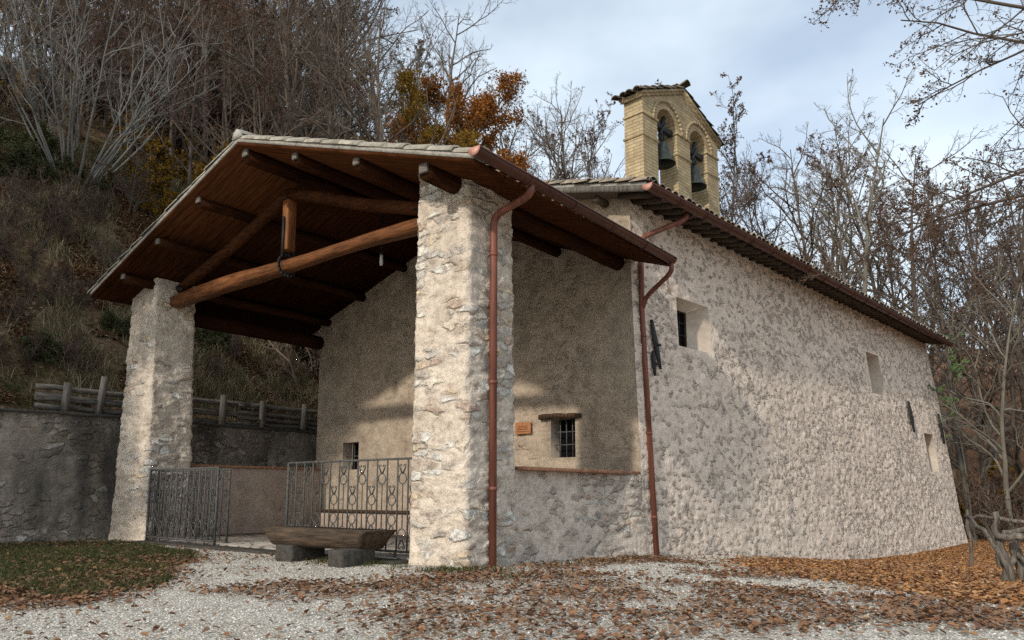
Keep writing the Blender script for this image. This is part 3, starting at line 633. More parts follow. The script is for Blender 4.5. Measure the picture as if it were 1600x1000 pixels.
# remaining walls
e0, e1 = wp(np.array([UE]), np.array([-1.1]))[0], wp(np.array([UE]), np.array([ZW]))[0]
zs = np.linspace(-1.1, ZW, 120); us = np.linspace(0, 1, 120); U, V = np.meshgrid(us, zs)
def rpos(U, V):
    a = wp(np.full(U.shape, UE), V); b = np.array([XF0, O0[1] + UE * DV[1], 0]) + V[..., None] * np.array([0, 0, 1.]); return a * (1 - U[..., None]) + b * U[..., None]
d, ex = masonry(U * 10, V, 'side', 41); P = rpos(U, V) + (d * sst(0, .02, U))[..., None] * DV; nx = 120; i = np.arange(119)[:, None] * nx; j = np.arange(119)[None]
rb = MB().add(P, np.stack([i + j, i + j + 1, i + nx + j + 1, i + nx + j], -1).reshape(-1, 4))
pr = rb.build('rear_wall', m_side, church, True, col=np.stack([ex, U * 10, V, ex * 0 + 1], -1))
MB().prism([(XF0, ZW), (1.85, ZW), (CRX + .9, CRZ + .05)], (0, O0[1] + UE * DV[1] - .3, 0), (1, 0, 0), (0, 0, 1), (0, 1, 0), .3).build('rear_gable', m_reveal, church)
MB().box((XF0 + .25, 4.32 + 17.4 / 2, 2.4), (.5, 17.4, 7.0)).build('left_wall', m_reveal, church)
# roof: right slope follows the skewed side wall
OV, FO = .62, .42
def rp(u, off, dz=0.0): 
    p = O0 + u * DV + off * NV; return p
EZ = ZW - .02
def roofslab():
    f0 = 4.3 - FO; eR0 = O0 + (-FO) * DV + OV * NV; eR1 = O0 + (UE + .35) * DV + OV * NV
    zr = CRZ + .02; ze = zr - CSL * (eR0[0] - CRX)
    eR0[2] = ze; eR1[2] = ze; yb = eR1[1]; R0 = np.array([CRX, f0, zr]); R1 = np.array([CRX + 1.0, yb, zr]); L0 = np.array([XF0 - .5, f0, zr - CSL * (CRX - XF0 + .5)]); L1 = np.array([XF0 - .5, yb, L0[2]])
    return eR0, eR1, R0, R1, L0, L1
eR0, eR1, R0, R1, L0, L1 = roofslab()
mb = MB()
for q in ((R0, eR0, eR1, R1), (L0, R0, R1, L1)):
    v = np.array(q); mb.add(np.vstack([v, v + (0, 0, .06)]), [(3, 2, 1, 0), (4, 5, 6, 7), (0, 1, 5, 4), (1, 2, 6, 5), (2, 3, 7, 6), (3, 0, 4, 7)])
croof = mb.build('roof', m_rafter, church)
tm = MB(); ea = (eR1 - eR0); le = np.linalg.norm(ea); ea /= le; es = eR0 - R0; ls = np.linalg.norm(es); es /= ls
tiles(tm, R0 + (0, 0, .10), ea, es, int(le / .21), 17, .21, ls / 17, .09, 3)
ea2 = (L1 - L0); l2 = np.linalg.norm(ea2); ea2 /= l2; es2 = L0 - R0; ls2 = np.linalg.norm(es2); es2 /= ls2
tiles(tm, R0 + (0, 0, .10), ea2, es2, int(l2 / .21), 15, .21, ls2 / 15, .09, 4)
tm.build('tile_covering', m_tile, croof, True)
vg = MB(); tiles(vg, R0 + np.array([0, .10, .11]), ea, es, 1, 12, .2, ls / 12, .12, 9); tiles(vg, R0 + np.array([0, .10, .11]), ea2, es2, 1, 12, .2, ls2 / 12, .12, 10); vg.build('verge_tile', m_verge, croof, True)
bd = MB(); bd.beam(R0 + (0, -.015, .0), eR0 + (0, -.015, 0), .025, .10); bd.beam(R0 + (0, -.015, .0), L0 + (0, -.015, 0), .025, .10); bd.build('verge_board', m_greypost, croof)
st_ = MB(); st_.beam(R0 + (0, .06, .075), eR0 + (0, .06, .075), .16, .07); st_.build('verge_mortar', m_mortar, croof)
for xx in (-.45, -1.9): MB().tube([(xx, 3.95, czb(xx) - .10), (xx, 4.34, czb(xx) - .10)], .07, 8, True, .05, 3).build('purlin_end', m_rafter, church)
for k in range(52):
    u = -.25 + k * .345; a = O0 + u * DV - .05 * NV; b = O0 + u * DV + (OV - .06) * NV; zz = CRZ - CSL * (a[0] - CRX) ; sl_ = (eR0[2] - R0[2]) / (eR0[0] - R0[0])
    t_ = u / UE; a[2] = eR0[2] - sl_ * (OV + .05) - .055; b[2] = eR0[2] - sl_ * .06 - .055
    MB().beam(a, b, .085, .10).build('eave_rafter', m_rafter, church)
g0 = eR0 + NV * .07 + (0, 0, .03); g1 = eR1 + NV * .07 + (0, 0, .0); gutter('gutter', church, g0 - DV * .06, g1, .095)
s0 = at(1073, 314, 'X', g0[0] + .03); c1 = at(994, 372, 'Y', 4.42)
zj = 4.28
xp = lambda z: float(O0[0] + batter(np.array(0.), np.array(z))) + .06
yp = 4.52
downpipe(church, [(s0[0] - .02, s0[1], g0[2] - .05), (s0[0] - .02, s0[1], g0[2] - .17), (xp(5) + .02, yp, c1[2] + .02), (xp(4.3) + .01, yp, 4.0), (xp(-.1) + .03, yp, -.16)], .048, (3.6, 1.9, .5))
downpipe(porch, [(gx, 4.22, 4.72), (gx, 4.24, 4.55), (xp(4.2) + .09, yp, 4.28), (xp(4.1) + .02, yp, 4.1)], .042)
# iron wall anchors
def anchor(u, z0, z1, lean, w_=.05, fork=False):
    n_ = 9; t = np.linspace(0, 1, n_); z = z1 + (z0 - z1) * t; uu = u + lean * t; p = wp(uu, z, .045); ww = w_ * (.35 + 1.0 * np.sin(np.clip(t * .9 + .08, 0, 1) * math.pi)); mb = MB()
    v = np.stack([p - DV * ww[:, None], p + DV * ww[:, None], p + DV * ww[:, None] + NV * .035, p - DV * ww[:, None] + NV * .035], 1).reshape(-1, 3)
    mb.add(v, [(4 * i + q, 4 * i + (q + 1) % 4, 4 * i + 4 + (q + 1) % 4, 4 * i + 4 + q) for i in range(n_ - 1) for q in range(4)] + [(0, 1, 2, 3), (4 * n_ - 4, 4 * n_ - 3, 4 * n_ - 2, 4 * n_ - 1)])
    c = wp(np.array(u + lean * .5), np.array((z0 + z1) / 2), .07); mb.beam(c - DV * .03, c + DV * .13, .05, .035)
    if fork: mb.beam(c + NV * .02 - DV * .04 + (0, 0, -.05), c + NV * .02 - DV * .02 + (0, 0, .12), .03, .03, ref=NV)
    return mb.build('wall_anchor', m_black, church)
anchor(.46, 3.06, 3.92, .20, .045); anchor(.45, 2.92, 3.36, .03, .03); anchor(14.15, 2.72, 3.66, .06, .10, True); anchor(17.1, 2.5, 3.5, .03, .09, True)

# ------------------------------------------------------------------ belfry
BN = -.18; BT = .42; bo = O0 + BN * NV
def bp(u, z, d=0.0): return bo + u * DV + d * NV + np.array([0, 0, z])
B0, B1, BZ0, ZS, ZE, ZA = .76, 3.64, 5.9, 8.06, 8.36, 8.98
ARC = [(1.62, .36), (2.82, .345)]
def belfry():
    bel = None
    # profile with two round headed openings, built as vertical strips
    us = sorted(set([B0, B1, 2.2] + [c + s * r * math.cos(a) for c, r in ARC for s in (-1, 1) for a in np.linspace(0, math.pi / 2, 11)]))
    top = lambda u: ZE + (ZA - ZE) * (1 - abs(u - 2.2) / (2.2 - B0))
    mb = MB()
    def quad(u0, u1, za0, za1, zb0, zb1):
        for d, o in ((0, (0, 1, 2, 3)), (-BT, (3, 2, 1, 0))):
            mb.add([bp(u0, za0, d), bp(u1, za1, d), bp(u1, zb1, d), bp(u0, zb0, d)], [o])
    zbot = 6.62
    for u0, u1 in zip(us[:-1], us[1:]):
        m_ = (u0 + u1) / 2; hole = [(c, r) for c, r in ARC if abs(m_ - c) < r - 1e-6]
        if not hole: quad(u0, u1, BZ0, BZ0, top(u0), top(u1))
        else:
            c, r = hole[0]; z0, z1 = [ZS + math.sqrt(max(0, r * r - (q - c) ** 2)) for q in (u0, u1)]
            quad(u0, u1, BZ0, BZ0, zbot, zbot); quad(u0, u1, z0, z1, top(u0), top(u1))
            mb.add([bp(u0, z0, 0), bp(u1, z1, 0), bp(u1, z1, -BT), bp(u0, z0, -BT)], [(3, 2, 1, 0)]); mb.add([bp(u0, zbot, 0), bp(u1, zbot, 0), bp(u1, zbot, -BT), bp(u0, zbot, -BT)], [(0, 1, 2, 3)])
        mb.add([bp(u0, top(u0), 0), bp(u1, top(u1), 0), bp(u1, top(u1), -BT), bp(u0, top(u0), -BT)], [(0, 1, 2, 3)])
    for u, s in ((B0, 1), (B1, -1)): mb.add([bp(u, BZ0, 0), bp(u, ZE, 0), bp(u, ZE, -BT), bp(u, BZ0, -BT)], [(0, 1, 2, 3) if s > 0 else (3, 2, 1, 0)])
    for c, r in ARC:
        for s in (-1, 1):
            u = c + s * r; mb.add([bp(u, zbot, 0), bp(u, ZS, 0), bp(u, ZS, -BT), bp(u, zbot, -BT)], [(0, 1, 2, 3) if s < 0 else (3, 2, 1, 0)])
    bel = mb.build('bell_gable', m_belfry, church)
    # string courses round each pier
    sp = [(B0, ARC[0][0] - ARC[0][1]), (ARC[0][0] + ARC[0][1], ARC[1][0] - ARC[1][1]), (ARC[1][0] + ARC[1][1], B1)]
    for z in (7.62, 8.06):
        for a, b in sp:
            MB().box(bp((a + b) / 2, z, -BT / 2), (b - a + .05, BT + .05, .045), M=np.array([DV, NV, (0, 0, 1)]).T).build('string_course', m_belfry, bel, bevel=.006)
    for c, r in ARC:           # hood mould over each arch
        av = np.linspace(-.05, math.pi + .05, 19); mb = MB(); rr = r + .16
        for a0, a1 in zip(av[:-1], av[1:]): mb.beam(bp(c + rr * math.cos(a0), ZS + rr * math.sin(a0), .018), bp(c + rr * math.cos(a1), ZS + rr * math.sin(a1), .018), .055, .045, ref=NV)
        mb.build('hood_mould', m_belfry, bel)
    mb = MB(); ck = MB()
    for s in (-1, 1):
        ue = 2.2 + s * (2.2 - B0 + .07); a = bp(2.2, ZA + .0, 0); b = bp(ue, ZA - (ZA - ZE) * (2.2 - B0 + .07) / (2.2 - B0), 0)
        for k, (dd, hh, up_) in enumerate(((.035, .06, .01), (.07, .05, .065))):
            v = np.array([a - NV * (BT + dd), a + NV * dd, b + NV * dd, b - NV * (BT + dd)]) + (0, 0, up_); ck.add(np.vstack([v, v + (0, 0, hh)]), [(0, 1, 2, 3), (4, 7, 6, 5), (0, 4, 5, 1), (1, 5, 6, 2), (2, 6, 7, 3), (3, 7, 4, 0)])
        es = (b - a); ln = np.linalg.norm(es); es = es / ln
        tiles(mb, a - NV * (BT + .05) + (0, 0, .11), NV, es, 4, 6, .165, ln / 5.7, .080, 40 + s)
    ck.build('cornice', m_belfry, bel); mb.build('belfry_tile', m_bellroof, bel, True)
    rt = MB(); tiles(rt, bp(2.2, ZA + .15, -BT - .10), DV, NV, 1, 3, .2, .21, .10, 5); rt.build('ridge_tile', m_bellroof, bel, True)
belfry()
prof = [(0, .50), (.05, .50), (.10, .485), (.135, .44), (.15, .36), (.165, .26), (.185, .17), (.215, .09), (.25, .035), (.285, 0), (.275, -.012), (.235, .03), (.19, .10), (.15, .22), (.12, .38), (.0, .44)]
for (c, r), lb, k in zip(ARC, ('dark bronze bell in the front arch of the bell gable', 'greenish bronze bell in the rear arch of the bell gable'), (.92, .92)):
    p = bp(c, 7.33 if c < 2 else 7.22, -BT / 2 + .08); bell = thing('bell', p, lb, 'bell', 'bells in the bell gable')
    a = np.linspace(0, 2 * math.pi, 25)[:-1]; mb = MB(); v = np.array([[(p[0] + x * k * math.cos(q), p[1] + x * k * math.sin(q), p[2] + z * k) for q in a] for x, z in prof]); n = 24; kk = len(prof)
    mb.add(v.reshape(-1, 3), [(i * n + j, i * n + (j + 1) % n, (i + 1) * n + (j + 1) % n, (i + 1) * n + j) for i in range(kk - 1) for j in range(n)]); mb.build('bell_body', m_bronze, bell, True)
    mb = MB()
    for s in (-1, 0, 1): mb.tube([p + (0, 0, .48) + DV * s * .07, p + (0, 0, .58) + DV * s * .10, p + (0, 0, .66) + DV * s * .05], .028, 6)
    mb.build('crown', m_bronze, bell)
    mb = MB().box(p + (0, 0, .74), (.68, .10, .11), M=np.array([DV, NV, (0, 0, 1)]).T); mb.beam(p + (0, 0, .8), p + DV * .1 + (0, 0, 1.02), .07, .07, ref=NV); mb.beam(p + NV * .1 + (0, 0, .82), p + NV * .1 - DV * .22 + (0, 0, .52), .04, .05, ref=NV); mb.build('headstock', m_black, bell, bevel=.01)
    MB().tube([p + (0, 0, .42), p + (0, 0, .06), p + (0, 0, -.02)], [.012, .02, .045], 8).build('clapper', m_black, bell)

# ------------------------------------------------------------------ low walls, plaque, seat
lw = thing('low_wall', (0, 2.6, 0), 'low rubble wall with a thin brick coping between the right pillar and church corner', 'wall')
us = lines(.90, 4.34, .03); vs2 = lines(-.25, 1.20, .03)
def lpos(U, V, d): t = sst(3.3, 4.3, U); return np.stack([-.02 + d + t * (.03 + batter(V * 0, V) + .01) + .05 * np.clip(1.2 - V, 0, 2) * .5, U, V], -1)
wall_grid('wall_face', lw, us, vs2, lpos, 'retain', 51, m_rubble, fade=False)
MB().box((-.22, 2.62, .52), (.30, 3.34, 1.36)).build('wall_core', m_lowwall, lw)
MB().box((-.13, 2.66, 1.225), (.50, 3.22, .05)).build('coping', m_brick_t, lw, bevel=.008)
ll = thing('low_wall', (-8.3, 2.6, 0), 'low pink plastered wall with brick coping behind the left pillar', 'wall')
us = lines(.70, 4.3, .05); vs2 = lines(0, 1.42, .05)
wall_grid('wall_face', ll, us, vs2, lambda U, V, d: np.stack([-8.22 + d, U, V], -1), 'plaster', 61, m_lowwall, fade=False)
MB().box((-8.43, 2.5, .7), (.36, 3.6, 1.42)).build('wall_core', m_lowwall, ll)
MB().box((-8.40, 2.5, 1.445), (.46, 3.6, .05)).build('coping', m_brick_t, ll, bevel=.008)
pq = thing('plaque', (-2.27, 4.28, 2.1), 'small orange brown wooden plaque with dark lettering on the front wall', 'plaque')
MB().box((-2.29, 4.245, 2.10), (.36, .03, .22)).build('board', m_plaque, pq, bevel=.006)
tx = MB(); rs = np.random.RandomState(4)
for r_, (zz, w0) in enumerate(((2.135, .20), (2.105, .23), (2.075, .24), (2.035, .26))):
    x = -2.29 - w0 / 2
    while x < -2.29 + w0 / 2:
        lw_ = rs.uniform(.006, .014); tx.box((x + lw_ / 2, 4.2285, zz), (lw_, .003, rs.uniform(.008, .013))); x += lw_ + rs.uniform(.003, .01)
tx.box((-2.29, 4.2285, 2.172), (.006, .003, .05)); tx.box((-2.29, 4.2285, 2.18), (.028, .003, .006)); tx.build('lettering', m_ink, pq)
sb_ = thing('wall_seat', (-6, 4.1, 0), 'plank topped stone seat along the front wall behind the centre gate', 'seat')
MB().box((-6.1, 4.10, .26), (3.4, .34, .44)).build('seat_base', m_lowwall, sb_, bevel=.01); MB().box((-6.1, 4.08, .505), (3.44, .42, .045)).build('seat_plank', m_frame, sb_, bevel=.008)
lp_ = thing('pendant_lamp', (-3.83, 2.0, 5.0), 'slim white tube lamp hanging on a dark rod under the porch ceiling', 'lamp')
MB().tube([(-3.83, 2, 5.22), (-3.83, 2, 6.1)], .012, 6).build('rod', m_black, lp_); MB().tube([(-3.83, 2, 5.20), (-3.83, 2, 5.0)], .03, 10).build('lamp_tube', m_white, lp_); MB().tube([(-3.83, 2, 5.26), (-3.83, 2, 5.19)], .034, 10).build('socket', m_black, lp_)

# ------------------------------------------------------------------ gates
def gate(a, b, z0, z1, label, nb, phase=0, zt0=None):
    a, b = np.array([*a, 0.]), np.array([*b, 0.]); t = b - a; wd = np.linalg.norm(t); t /= wd; nn = np.cross(t, (0, 0, 1))
    g = thing('iron_gate', (*a[:2], z0), label, 'gate', 'iron gates of the porch'); H = z1 - z0
    P = lambda x, z, d=0.0: a + t * x + nn * d + np.array([0, 0, z0 + z])
    fr = MB()
    for z in (.10, H): fr.beam(P(0, z), P(wd, z), .032, .014, ref=nn)
    for x in (0, wd): fr.beam(P(x, .02), P(x, H), .03, .03, ref=nn)
    fr.build('frame', m_iron, g); sp = wd / nb
    for i in range(1, nb): MB().tube([P(i * sp, .10), P(i * sp, H)], .0115, 6).build('bar', m_iron, g)
    def oval(xc, zc, s=1):
        orn = MB(); an = np.linspace(0, 2 * math.pi, 15); orn.tube([P(xc + sp * .36 * math.cos(q), zc + .072 * math.sin(q), .004) for q in an], .008, 5, False)
        for q in (-1, 1):
            orn.tube([P(xc + q * .012, zc + s * .075, .006), P(xc + q * sp * .26, zc + s * .15, .006), P(xc + q * sp * .30, zc + s * .185, .006), P(xc + q * sp * .12, zc + s * .192, .006), P(xc + q * sp * .10, zc + s * .165, .006)], [.012, .010, .009, .008, .008], 5)
            orn.tube([P(xc + q * sp * .36, zc - .01, 0), P(xc + q * sp * .5, zc - .01, 0)], .013, 5)
        orn.build('ornament', m_iron, g)
    for i in range(nb):
        xc = (i + .5) * sp; hi = (i + phase) % 2 == 0
        zt, zl = (H * .80, H * .20 + .06) if hi else (H * .585, H * .36 + .03)
        oval(xc, zt, 1); oval(xc, zl, -1); MB().tube([P(xc, zl + .072), P(xc, zt - .072)], .008, 6).build('bar', m_iron, g)
    for x in (wd * .2, wd * .85): MB().tube([P(x, .0), P(x, .05), P(x, .10)], [.03, .022, .016], 6).build('bolt', m_iron, g)
    return g
gate((-3.86, .22), (-1.00, .22), .02, 1.36, 'widest grey wrought iron gate leaf beside the right pillar', 14)
gate((-7.80, .02), (-5.52, .02), .0, 1.32, 'grey wrought iron gate leaf fixed to the left pillar', 12)
gate((-7.78, .16), (-5.75, .38), .0, 1.30, 'folded back grey iron gate leaf behind the left gate leaf', 11, 1)

# ------------------------------------------------------------------ log bench
bn = thing('log_bench', (-2.2, -.7, 0), 'rough half log bench with slanting ends on two stone feet before the porch', 'bench')
def logbench():
    n = 26; k = 12; t = np.linspace(0, 1, n); x0, x1 = -3.12, -1.12; rows = []
    rs = np.random.RandomState(6)
    for q in t:
        e = min(q, 1 - q) * 2.0; dep = .25 * np.clip(e / .16, .06, 1); wdt = .29
        a = np.linspace(math.pi, 2 * math.pi, k); ring = [(x0 + (x1 - x0) * q, wdt * math.copysign(abs(math.cos(s)) ** .55, math.cos(s)), dep * -abs(math.sin(s)) ** .6) for s in a]; rows.append(ring)
    v = np.array(rows); v[..., 1] += .012 * (fbm(v[..., 0] * 5, v[..., 2] * 9, 3, 3) - .5); v[..., 2] += .02 * (fbm(v[..., 0] * 4, v[..., 1] * 5, 3, 8) - .5)
    r = R(4); M = np.array([[math.cos(r), -math.sin(r)], [math.sin(r), math.cos(r)]]); xy = (v[..., :2] - [-2.12, 0]) @ M.T; P = np.stack([xy[..., 0] - 2.10, xy[..., 1] - .40, v[..., 2] + .425], -1)
    f = [(i * k + j, i * k + j + 1, (i + 1) * k + j + 1, (i + 1) * k + j) for i in range(n - 1) for j in range(k - 1)] + [(i * k + k - 1, i * k, (i + 1) * k, (i + 1) * k + k - 1) for i in range(n - 1)]
    mb = MB().add(P, f)
    for e in (0, n - 1):
        mb.add(np.vstack([P[e], P[e].mean(0)]), None, [(j, (j + 1) % k, k) if e else ((j + 1) % k, j, k) for j in range(k)])
    mb.build('seat', m_bench, bn)
logbench()
for xx, yy, l in ((-2.62, -.42, .36), (-1.36, -.58, .26)): MB().box((xx, yy, .085), (l, .58, .25), R(3)).build('foot', m_stonefoot, bn, bevel=.03)

# ------------------------------------------------------------------ retaining wall, log rail
rw = thing('retaining_wall', (-9.5, 0, 0), 'dark stained rubble retaining wall at the foot of the wooded bank', 'wall')
pth = np.array([(-12.5, -9.0), (-10.4, -4.5), (-9.45, -1.9), (-9.2, -.6), (-9.28, .6), (-9.25, 5.0), (-9.3, 22)]); sg = np.concatenate([[0], np.cumsum(np.linalg.norm(np.diff(pth, axis=0), axis=1))])
def rpos2(U, V, d):
    x = np.interp(U, sg, pth[:, 0]); y = np.interp(U, sg, pth[:, 1]); return np.stack([x + d - .05 * V, y - d * .2, V], -1)
us = lines(4, sg[-2], .045); wall_grid('wall_face', rw, us, lines(-.2, 2.38, .045), rpos2, 'retain', 71, m_retain, fade=False)
us = lines(0, sg[-1], .25); pt = rpos2(us, us * 0 + 2.38, us * 0); cp = MB(); wv = .03 * (fbm(us * 2, us * 0, 3, 3) - .5)
v = np.stack([pt + np.stack([us * 0 + .07, us * 0, wv], -1), pt + np.stack([us * 0 + .07, us * 0, wv + .06], -1), pt + np.stack([us * 0 - .45, us * 0, wv + .06], -1), pt + np.stack([us * 0 - .45, us * 0, wv], -1)], 1).reshape(-1, 3)
cp.add(v, [(4 * i + q, 4 * i + (q + 1) % 4, 4 * i + 4 + (q + 1) % 4, 4 * i + 4 + q) for i in range(len(us) - 1) for q in range(4)]); cp.build('coping', m_stonefoot, rw)
lfn = thing('log_fence', (-9.6, 2, 2.45), 'weathered grey log fence of stacked rails on top of the retaining wall', 'fence')
for pxx, top, ln_ in ((100, 3.02, .02), (152, 3.22, .10), (347, 3.12, .01), (409, 3.08, 0.0), (474, 3.12, 0.02), (530, 3.1, 0)):
    p = at(pxx, 645, 'X', -9.58); MB().tube([(-9.56, p[1], 2.35), (-9.55 - ln_ * .3, p[1] + ln_, top)], [.075, .07], 10, True, .05, pxx).build('post', m_greypost, lfn)
rs = np.random.RandomState(8)
for z in (2.52, 2.66, 2.80, 2.93):
    for y0, y1 in ((-1.35, 1.0), (.7, 3.2), (2.9, 7.5)):
        yy = np.linspace(y0, y1, 8); MB().tube(np.stack([-9.70 + rs.randn(8) * .012, yy, z + rs.randn() * .03 + rs.randn(8) * .01], -1), .055, 8, True, .05, int(z * 100 + y0 * 7) % 97).build('rail', m_greylog, lfn, True)

# ------------------------------------------------------------------ rustic fence on the right
rf = thing('rustic_fence', (4.6, 5.0, -.2), 'rustic fence of twisted grey branches at the right edge of the yard', 'fence')
def stick(name, pts, r0, r1, seed):
    pts = np.array(pts, float); n = 9; t = np.linspace(0, 1, n); tt = np.linspace(0, 1, len(pts)); q = np.stack([np.interp(t, tt, pts[:, i]) for i in range(3)], -1); rs = np.random.RandomState(seed); q[1:-1] += rs.randn(n - 2, 3) * .012
    return MB().tube(q, np.linspace(r0, r1, n) * (1 + .05 * rs.randn(n)), 10, True, .02, seed).build(name, m_greylogz, rf, True)
def fpt(x, y, yw): return at(x, y, 'Y', yw)
ya = at(1575, 923, 'Z', -.17)[1]
stick('post', [fpt(1577, 928, ya), fpt(1572, 880, ya), fpt(1557, 836, ya)], .062, .052, 1)
stick('post', [fpt(1600, 922, ya + .3), fpt(1594, 880, ya + .3), fpt(1586, 838, ya + .3)], .055, .045, 2)
stick('post', [fpt(1645, 930, ya), fpt(1640, 838, ya)], .06, .05, 3)
stick('rail', [fpt(1554, 836, ya - .08), fpt(1600, 839, ya - .10), fpt(1680, 842, ya - .08)], .036, .042, 4)
stick('rail', [fpt(1566, 832, ya + .3), fpt(1620, 825, ya + .36), fpt(1690, 822, ya + .3)], .03, .034, 9)
stick('brace', [fpt(1583, 912, ya - .10), fpt(1572, 880, ya - .10), fpt(1546, 838, ya - .05), fpt(1518, 810, ya + .3)], .036, .018, 5)
stick('brace', [fpt(1576, 902, ya + .12), fpt(1584, 870, ya + .12), fpt(1580, 836, ya + .12)], .03, .034, 6)
stick('brace', [fpt(1589, 930, ya - .14), fpt(1606, 910, ya - .1), fpt(1640, 886, ya)], .034, .03, 7)
stick('brace', [fpt(1580, 852, ya + .2), fpt(1602, 880, ya + .15), fpt(1630, 905, ya + .1)], .024, .02, 10)
q_ = fpt(1556, 812, ya + 3.6); stick('post', [q_ + np.array([0, 0, .12]), q_ * np.array([1, 1, 0]) + np.array([0, 0, hz(q_[0], q_[1]) - .05])], .04, .045, 11)
q_ = fpt(1512, 806, ya + 4.5); stick('post', [q_ + np.array([0, 0, .1]), q_ * np.array([1, 1, 0]) + np.array([0, 0, hz(q_[0], q_[1]) - .05])], .03, .035, 12)
stick('rail', [fpt(1508, 806, ya + 4.5), fpt(1560, 812, ya + 3.6), fpt(1660, 820, ya + 3)], .028, .032, 8)

# ------------------------------------------------------------------ trees
def rnd_perp(T, rs):
    q = rs.randn(*T.shape); q -= (q * T).sum(1)[:, None] * T; return q / (np.linalg.norm(q, axis=1)[:, None] + 1e-9)
def grow(start, d, ln, n, wob, grav, rs):
    P = [start]; D = []
    for i in range(n):
        d = d + rs.randn(*d.shape) * wob + np.array([0, 0, grav]); d = d / np.linalg.norm(d, axis=1)[:, None]; D.append(d); P.append(P[-1] + d * (ln / n)[:, None])
    D.append(d); return np.stack(P, 1), np.stack(D, 1)
def tubes(mb, P, Rd, s):
    B, n, _ = P.shape; T = np.gradient(P, axis=1); T /= np.linalg.norm(T, axis=2)[..., None] + 1e-9
    ref = np.where(np.abs(T[:, :1, 2:]) > .8, np.array([1., .2, 0]), np.array([0, 0, 1.])); x = np.cross(T, ref); x /= np.linalg.norm(x, axis=2)[..., None] + 1e-9; y = np.cross(T, x)
    a = np.arange(s) * 2 * math.pi / s; v = P[:, :, None] + Rd[:, :, None, None] * (np.cos(a)[:, None] * x[:, :, None] + np.sin(a)[:, None] * y[:, :, None])
    b = np.arange(B)[:, None, None] * n * s + np.arange(n - 1)[None, :, None] * s; j = np.arange(s)[None, None]; j2 = (j + 1) % s
    mb.add(v, np.stack([b + j, b + j2, b + s + j2, b + s + j], -1).reshape(-1, 4))
def leaves(mb, C_, size, rs, fold=True):
    k = len(C_); a = rs.randn(k, 3); a /= np.linalg.norm(a, axis=1)[:, None]; b = rnd_perp(a, rs); c = np.cross(a, b); s = (size * (.6 + .8 * rs.rand(k)))[:, None]
    p0 = C_ - a * s; p2 = C_ + a * s; p1 = C_ + b * s * .6 + c * s * .15; p3 = C_ - b * s * .6 + c * s * .15
    mb.add(np.stack([p0, p1, p2, p3], 1).reshape(-1, 3), None, np.concatenate([np.arange(k)[:, None] * 4 + np.array([0, 1, 2]), np.arange(k)[:, None] * 4 + np.array([0, 2, 3])]))
def make_tree(seed, H=14., r0=.17, stems=1, spread=.05, first=.25, counts=(15, 7, 6, 4), lens=(.42, .42, .42, .45), angs=(42, 42, 45, 50), grav=(.02, .06, .03, 0.0), leaf=0, lsize=.06, rough=1., lpow=1.0):
    rs = np.random.RandomState(seed); wood = MB(); lv = MB()
    ang = rs.rand(stems) * 6.28; d = np.stack([np.cos(ang) * spread, np.sin(ang) * spread, np.ones(stems)], -1) if stems > 1 else np.array([[rs.randn() * .04, rs.randn() * .04, 1.0]])
    d /= np.linalg.norm(d, axis=1)[:, None]; st = np.stack([np.cos(ang) * .18, np.sin(ang) * .18, np.zeros(stems) - .3], -1) * (stems > 1) + np.array([0, 0, -.3]) * (stems == 1)
    ln = H * (1 - .3 * rs.rand(stems) * (stems > 1)); rad = np.full(stems, r0) * (1 - .35 * rs.rand(stems) * (stems > 1)); sides = (8, 5, 4, 3, 3); nseg = (12, 7, 5, 3, 2); wobs = (.05, .13, .16, .18, .2)
    gv = [.03 if stems == 1 else .05] + list(grav); lc = []
    for lvl in range(len(counts) + 1):
        n = nseg[lvl]; P, D = grow(st, d, ln, n, wobs[lvl] * rough, gv[lvl], rs)
        tp = np.linspace(1, .12 if lvl == 0 else .3, n + 1); Rd = rad[:, None] * tp[None]
        if lvl == 0: Rd[:, 0] *= 1.35
        tubes(wood, P, Rd, sides[lvl])
        if lvl >= len(counts) - 1 and leaf: lc.append(P[:, 1:].reshape(-1, 3))
        if lvl == len(counts): break
        k = counts[lvl]; B = len(P); t0 = first if lvl == 0 else .18
        t = t0 + (1 - t0) * (np.arange(k)[None] + rs.rand(B, k)) / k; t = np.clip(t, 0, .995); fi = t * n; i0 = fi.astype(int); fr = (fi - i0)[..., None]; bi = np.arange(B)[:, None]
        S = P[bi, i0] * (1 - fr) + P[bi, i0 + 1] * fr; T = D[bi, i0]; S = S.reshape(-1, 3); T = T.reshape(-1, 3); tt = t.ravel()
        a = R(angs[lvl]) * (.7 + .6 * rs.rand(B * k)); pp = rnd_perp(T, rs); d = T * np.cos(a)[:, None] + pp * np.sin(a)[:, None]
        ln = np.repeat(ln, k) * lens[lvl] * (1.15 - .75 * tt) * (.6 + .7 * rs.rand(B * k)); rad = np.minimum(np.repeat(rad, k) * (1 - .75 * tt) * .62, .5 * np.repeat(rad, k)); rad = np.maximum(rad, (.022, .011, .006, .0042)[lvl]); st = S
    if leaf:
        c = np.vstack(lc); kx_ = rs.rand(len(c)); nz_ = fbm(c[:, 0] * .9, c[:, 1] * .9 + c[:, 2] * .7, 3, seed); keep = kx_ < leaf * np.clip((nz_ - .25) * 2.6, .05, 1.6) ** lpow
        c = c[keep]; reps = 1 if leaf <= 1 else int(leaf)
        c = np.repeat(c, reps, 0) + rs.randn(len(c) * reps, 3) * (.03 if reps == 1 else .12); leaves(lv, c, lsize, rs)
    return wood, lv
PROTO = {}
